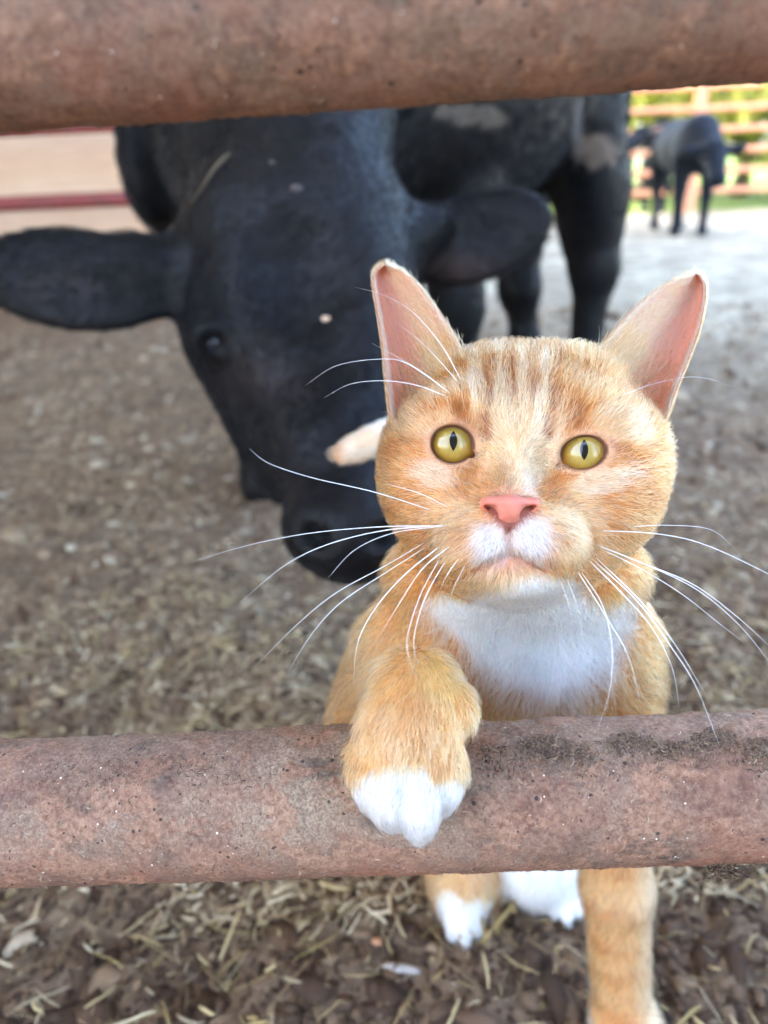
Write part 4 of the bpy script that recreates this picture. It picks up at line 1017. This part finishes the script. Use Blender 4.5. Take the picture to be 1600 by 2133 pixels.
# skip parts that stay hidden deep behind
wt_g *= np.where((CG == 1) & (CV_[:, 1] > .48), .3, 1.0)
NF = 210000
k, wq = sample_quads(CV_, CQ, wt_g[fc], NF)
root = np.einsum('nk,nkd->nd', wq, CV_[CQ[k]]); nrm = unit(np.einsum('nk,nkd->nd', wq, CN[CQ[k]])); g = CG[CQ[k][:, 0]]
ru, rv, rd = proj(root)
NOSE = P(1062, 1046, .279)
dirn = np.zeros_like(root)
m = g == 0; dirn[m] = unit(root[m] - NOSE) + camU * .25 * sstep(930, 860, rv[m])[:, None] - (-camF) * .35
m = g == 1; dn = np.tile(A(0, .12, -1), (m.sum(), 1)); dn[:, 0] += (ru[m] - 1080) / 420; dn += unit(root[m] - NOSE) * sstep(1300, 1200, rv[m])[:, None] * .8; dirn[m] = dn
m = (g == 2); dirn[m] = A(0, .25, -1)
m = g == 3; WR = P(880, 1330, .300); dirn[m] = unit(root[m] - WR) + (-camU) * .55 * sstep(1400, 1560, rv[m])[:, None] - camR * .45 * sstep(900, 800, ru[m])[:, None] * sstep(1600, 1500, rv[m])[:, None]
m = (g == 4) | (g == 6); dirn[m] = A(0, .3, -1)
m = g == 5; dirn[m] = A(0, -1, -.4)
m = g == 7; ti = np.argmin(((root[m][:, None, :] - tp[None]) ** 2).sum(2), 1); tt = np.gradient(tp, axis=0); dirn[m] = tt[ti]
nv = np.stack([fbm(root, 85, 2, s_) for s_ in (1, 5, 9)], 1); nf = np.stack([vnoise(root, 330, s_) for s_ in (2, 6, 10)], 1)
wob = np.array([.30, .75, .4, .45, .5, .3, .6, .5])[g][:, None]
dirn = unit(dirn) + nv * wob * 1.3 + nf * wob * .55 + rng.normal(0, .10, root.shape)
dn_ = np.hypot(ru - 1062, rv - 1055)
Lh = np.interp(dn_, [0, 50, 90, 160, 260, 380, 520], [.0018, .0030, .0046, .0064, .0084, .0104, .0120])
Lh = np.where((ru > 985) & (ru < 1140) & (rv > 1080) & (rv < 1190), np.minimum(Lh, .0048), Lh)
Lg = np.array([0, .019, .0105, .0078, .014, .007, .016, .0085])[g]
L = np.where(g == 0, Lh, Lg)
L = np.where((g == 3) & (rv > 1600), .0050, L); L = np.where((g == 1) & (rv < 1260), .013, L)
keep = np.ones(NF, bool)
for e in EYES:
    a = math.radians(e['rot']); x = (ru - e['u']) * math.cos(a) + (rv - e['v']) * math.sin(a); y = -(ru - e['u']) * math.sin(a) + (rv - e['v']) * math.cos(a)
    r = np.sqrt((x / e['a']) ** 2 + (y / e['b']) ** 2); mm = (g == 0) & (rd < .33)
    keep &= ~(mm & (r < 1.03)); L = np.where(mm, L * np.interp(r, [1.03, 1.18, 1.8], [.18, .38, 1]), L)
    away = unit(root - e['c'])
    dirn = np.where((mm & (r < 1.6))[:, None], dirn + away * 1.2 * (1.6 - np.minimum(r, 1.6))[:, None] * 2, dirn)
nosepoly = [(1004, 1038), (1022, 1034), (1062, 1035), (1102, 1035), (1120, 1039), (1110, 1058), (1088, 1070), (1068, 1100), (1053, 1100), (1036, 1070), (1013, 1058)]
keep &= ~((g == 0) & (rd < .30) & (polymask(ru, rv, nosepoly, 4) > .4))
L = L * (.65 + .6 * rng.random(NF)); 
colr = coat(root, g)
clump = fbm(root, 420, 2, 33); clump2 = fbm(root, 170, 2, 44)
br = 1 + .30 * rng.normal(0, 1, NF) + .75 * clump + .35 * clump2
white = colr.min(1) > .55
br = np.where(white, 1 + (br - 1) * .22, br)
colr = np.clip(colr * np.clip(br, .45, 1.6)[:, None], 0, .92)
tipc = (rng.random(NF) < .16) & ~white; colr[tipc] = colr[tipc] * .35 + PALE * .65                # pale guard hairs
lift = np.array([.42, .42, .42, .50, .4, .4, .4, .35])[g] * (.6 + .8 * rng.random(NF))
lift = np.where(L < .0045, np.maximum(lift * 1.35, .45), lift)
r0 = np.array([.00010, .00012, .00011, .00010, .00011, .00011, .0001, .00012])[g] * (.8 + .4 * rng.random(NF))
K2 = keep
add_strands(STR, root[K2], nrm[K2], dirn[K2], L[K2], lift[K2], .16, r0[K2], colr[K2])
# ear fur: short velvet on the backs, rims and long pale tufts across the opening
for e, sg in ((eL, -1), (eR, 1)):
    V, F, N, st, back = e; F4 = F
    wv = np.where(back, .9, .3 + 1.3 * sstep(.35, .6, st[:, 1])); edge = np.minimum(st[:, 1], 1 - st[:, 1]); wv = wv + 3.0 * (edge < .05) + 1.5 * (st[:, 0] > .95)
    k, wq = sample_quads(V, F4, wv[F4[:, 0]], 15000)
    rt = np.einsum('nk,nkd->nd', wq, V[F4[k]]); nn = unit(np.einsum('nk,nkd->nd', wq, N[F4[k]]) + 1e-6); ss = np.einsum('nk,nkd->nd', wq, st[F4[k]]); bk = back[F4[k][:, 0]]
    tip = V[np.argmax(st[:, 0])] + camU * .012
    ok_ = ss[:, 0] < .965; rt, nn, ss, bk = rt[ok_], nn[ok_], ss[ok_], bk[ok_]
    dd = unit(tip - rt) + sg * camR * .25 + rng.normal(0, .22, rt.shape)
    ed = np.minimum(ss[:, 1], 1 - ss[:, 1]) < .06
    L_ = np.where(bk, .0034, np.where(ed, .0030, .0030 + .0030 * sstep(.4, .7, ss[:, 1]))) * np.interp(ss[:, 0], [0, .8, 1], [1.5, 1, .5]) * (.6 + .7 * rng.random(len(rt)))
    cc = np.where(bk[:, None], srgb(210, 152, 96), np.where(ed[:, None], srgb(240, 218, 184), srgb(222, 168, 122))) * (.85 + .3 * rng.random((len(rt), 1)))
    add_strands(STR, rt, nn, dd, L_, .45 * np.ones(len(rt)), .2, np.full(len(rt), .00006), cc)
    # head fur running up over the base of the ear
    n = 1500; T = rng.random(n) ** 1.4 * .26; S = .12 + .88 * rng.random(n) ** .8
    fr = V[:len(V) // 2].reshape(56, 40, 3); nf_ = N[:len(V) // 2].reshape(56, 40, 3)
    rt = fr[(T * 55).astype(int), (S * 39).astype(int)] + rng.normal(0, .0012, (n, 3)); nn = nf_[(T * 55).astype(int), (S * 39).astype(int)]
    dd = sg * camR * .75 + camU * 1.0 + rng.normal(0, .22, (n, 3))
    add_strands(STR, rt, nn, dd, .006 + .007 * rng.random(n), .3 * np.ones(n), .2, np.full(n, .00009), np.where(rng.random((n, 1)) < .4, CREAM, ORG) * (.8 + .4 * rng.random((n, 1))))
    # tufts from the inner edge
    n = 620; T = rng.random(n) ** 1.2 * .45 + .02; S = .55 + .40 * rng.random(n)
    fr = V[:len(V) // 2].reshape(56, 40, 3); nf_ = N[:len(V) // 2].reshape(56, 40, 3)
    rt = fr[(T * 55).astype(int), (S * 39).astype(int)]; nn = nf_[(T * 55).astype(int), (S * 39).astype(int)]
    dd = sg * camR * .9 + camU * .4 + rng.normal(0, .25, (n, 3))
    add_strands(STR, rt, nn, dd, .005 + .009 * rng.random(n), .14 * np.ones(n), .25, np.full(n, .00006), np.tile(srgb(240, 222, 200), (n, 1)) * (.85 + .2 * rng.random((n, 1))))
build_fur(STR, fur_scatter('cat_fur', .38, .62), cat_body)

# ---- eyes
t = NT('cat_eye'); co = t.coord(); sx = t.node('ShaderNodeSeparateXYZ'); t.link(co, sx.inputs[0])
X_, Y_ = sx.outputs[0], sx.outputs[1]
rr = t.math('SQRT', t.math('ADD', t.math('MULTIPLY', X_, X_), t.math('MULTIPLY', Y_, Y_)))
rr = t.math('DIVIDE', rr, .0136)
ang = t.math('ARCTAN2', Y_, X_); cmb = t.node('ShaderNodeCombineXYZ'); t.link(t.math('MULTIPLY', ang, 5.0), cmb.inputs[0]); t.link(t.math('MULTIPLY', rr, 1.6), cmb.inputs[1])
fib = t.noise(cmb.outputs[0], 2.4, 5, .65)
ir = t.ramp(t.math('ADD', rr, t.math('MULTIPLY', t.math('SUBTRACT', fib, .5), .28)), [(0, srgb(152, 138, 80)), (.25, srgb(170, 148, 78)), (.45, srgb(170, 138, 58)), (.62, srgb(156, 106, 34)), (.78, srgb(104, 62, 22)), (.92, srgb(30, 20, 14))])
ir = t.mix(t.ramp(fib, [(.35, .5), (.65, 0)]), ir, t.mix(1.0, ir, srgb(190, 180, 140), 'MULTIPLY'))
pf_ = t.math('ADD', t.math('DIVIDE', t.math('ABSOLUTE', X_), .00160), t.math('POWER', t.math('DIVIDE', t.math('ABSOLUTE', Y_), .0041), 2.0))
ir = t.mix(t.ramp(pf_, [(.9, 0), (1, 1)]) , (.004, .004, .005), ir)
t.set(Base_Color=ir, Roughness=.5, Specular_IOR_Level=.05, Coat_Weight=1.0, Coat_Roughness=.015, Coat_IOR=1.55); eyem = t.m
for e in EYES:
    v_, f_ = ball((0, 0, 0), ER, 40)
    o = mesh_obj('eye', v_, f_, eyem); 
    look = P(e['pu'], e['pv'], e['d'] - .0012) - e['c']; z_ = look / np.linalg.norm(look); x_ = np.cross(camU, z_); x_ /= np.linalg.norm(x_); y_ = np.cross(z_, x_)
    mw = Matrix.Identity(4)
    for i in range(3): mw[i][0], mw[i][1], mw[i][2], mw[i][3] = x_[i], y_[i], z_[i], e['c'][i]
    o.parent = cat; o.matrix_parent_inverse = Matrix.Identity(4); o.matrix_basis = Matrix.Translation(-cat.location) @ mw

# ---- nose leather
ND = -.0030
nE = lambda u0, v0, d0, ru, rv, rd, rot=0, k=.003, op='u': E(u0, v0, d0 + ND, ru, rv, rd, rot, k=k, op=op)
npz = [nE(1062, 1047, .2775, 46, 13, .0058, 1), K_(1062, 1056, .2762 + ND, 23, 1060, 1097, .2798 + ND, 10, '', .003),
       nE(1016, 1050, .2790, 17, 14, .0058, 20), nE(1108, 1051, .2790, 17, 14, .0058, -20), nE(1062, 1068, .2788, 34, 18, .0055),
       nE(1032, 1066, .2735, 7, 15, .0066, -34, .0010, 's'), nE(1094, 1067, .2735, 7, 15, .0066, 34, .0010, 's'), nE(1020, 1057, .2745, 11, 5, .0055, 24, .0010, 's'), nE(1107, 1058, .2745, 11, 5, .0055, -24, .0010, 's'),
       K_(1061, 1066, .2712 + ND, 2.0, 1060, 1086, .2740 + ND, 1.2, '', .0009, 's')]
V, Q, N = polygonize(npz, .00032)
t = NT('nose_leather'); nz = t.noise(t.coord(), 1500, 3); big = t.noise(t.coord(), 260, 3)
t.set(Base_Color=t.mix(big, srgb(196, 108, 90), srgb(218, 138, 116)), Roughness=.45, Specular_IOR_Level=.4, Subsurface_Weight=.3, Subsurface_Radius=(.004, .0015, .001), Subsurface_Scale=.4)
t.link(t.bump(nz, .35, .0004), t.b.inputs['Normal']); adopt(mesh_obj('nose', V, Q, t.m), cat)

# ---- whiskers
t = NT('whisker'); t.set(Base_Color=(.88, .88, .87, 1), Roughness=.35, Specular_IOR_Level=.5); whm = t.m
WH = [([(900, 1063), (780, 1025), (650, 995), (560, 965), (520, 935)], .280, 1.9), ([(935, 1058), (880, 1030), (820, 1012), (790, 1008)], .290, 1.5), ([(935, 1096), (800, 1097), (650, 1110), (520, 1135), (400, 1170)], .30, 1.9),
      ([(930, 1094), (800, 1105), (680, 1135), (590, 1180), (500, 1255)], .288, 2.1), ([(915, 1097), (820, 1110), (740, 1145), (682, 1205)], .285, 1.7), ([(885, 1130), (800, 1180), (700, 1235), (620, 1300), (530, 1390)], .285, 1.9),
      ([(890, 1138), (800, 1195), (710, 1255), (650, 1320), (600, 1400)], .280, 2.0), ([(920, 1135), (840, 1200), (780, 1270), (745, 1340), (736, 1425)], .275, 1.9), ([(940, 1135), (880, 1185), (830, 1260), (785, 1335)], .272, 1.6),
      ([(918, 1160), (880, 1230), (855, 1300), (848, 1350), (865, 1412)], .255, 1.7), ([(930, 1165), (890, 1235), (868, 1300), (862, 1350), (872, 1385)], .256, 1.6), ([(958, 1160), (930, 1200), (902, 1260)], .275, 1.2),
      ([(965, 800), (920, 720), (860, 650), (800, 615), (740, 598)], .30, 1.7), ([(960, 802), (900, 735), (850, 690), (820, 672)], .31, 1.2), ([(945, 825), (880, 775), (830, 745), (775, 715)], .305, 1.5),
      ([(940, 820), (850, 758), (790, 748), (700, 762), (636, 803)], .30, 1.8), ([(940, 830), (870, 803), (800, 793), (730, 800), (675, 828)], .30, 1.9), ([(970, 1175), (945, 1225), (935, 1260)], .278, 1.0),
      ([(1250, 1105), (1370, 1112), (1470, 1135), (1600, 1195), (1650, 1225)], .285, 1.9), ([(1300, 1098), (1390, 1094), (1480, 1103), (1530, 1142)], .305, 1.3), ([(1240, 1133), (1330, 1170), (1440, 1215), (1530, 1280), (1610, 1352)], .275, 2.1),
      ([(1245, 1137), (1340, 1174), (1450, 1227), (1540, 1302), (1610, 1388)], .278, 1.9), ([(1255, 1145), (1330, 1182), (1420, 1237), (1500, 1300), (1550, 1338)], .30, 1.5), ([(1225, 1165), (1300, 1240), (1360, 1310), (1400, 1390), (1415, 1470)], .275, 1.8),
      ([(1235, 1165), (1330, 1255), (1400, 1350), (1450, 1430), (1498, 1550)], .262, 2.0), ([(1240, 1160), (1340, 1258), (1410, 1348), (1475, 1455)], .266, 1.8), ([(1210, 1190), (1255, 1260), (1275, 1350), (1270, 1440), (1246, 1518)], .262, 1.5),
      ([(1200, 1185), (1260, 1280), (1310, 1370), (1337, 1478)], .268, 1.5), ([(1280, 830), (1360, 800), (1450, 785), (1530, 806)], .33, 1.2), ([(1180, 1205), (1205, 1270), (1215, 1345)], .275, 1.0), ([(1165, 1205), (1182, 1250), (1190, 1290)], .276, .9)]
for pts, dt, wd in WH:
    q = spline(pts, 22); d0 = surf_depth(cat_p, pts[0][0], pts[0][1], .25, .40) + .001
    tt_ = np.linspace(0, 1, 22); dd = d0 + (dt - d0) * tt_ - .006 * np.sin(np.pi * tt_) * (tt_ < 1)
    p3 = np.array([P(a, b_, c_) for (a, b_), c_ in zip(q, dd)])
    v_, f_ = tube(p3, px(wd * .58, .285) * (1 - .88 * tt_ ** 1.2), 6)
    adopt(mesh_obj('whisker', v_, f_, whm), cat)
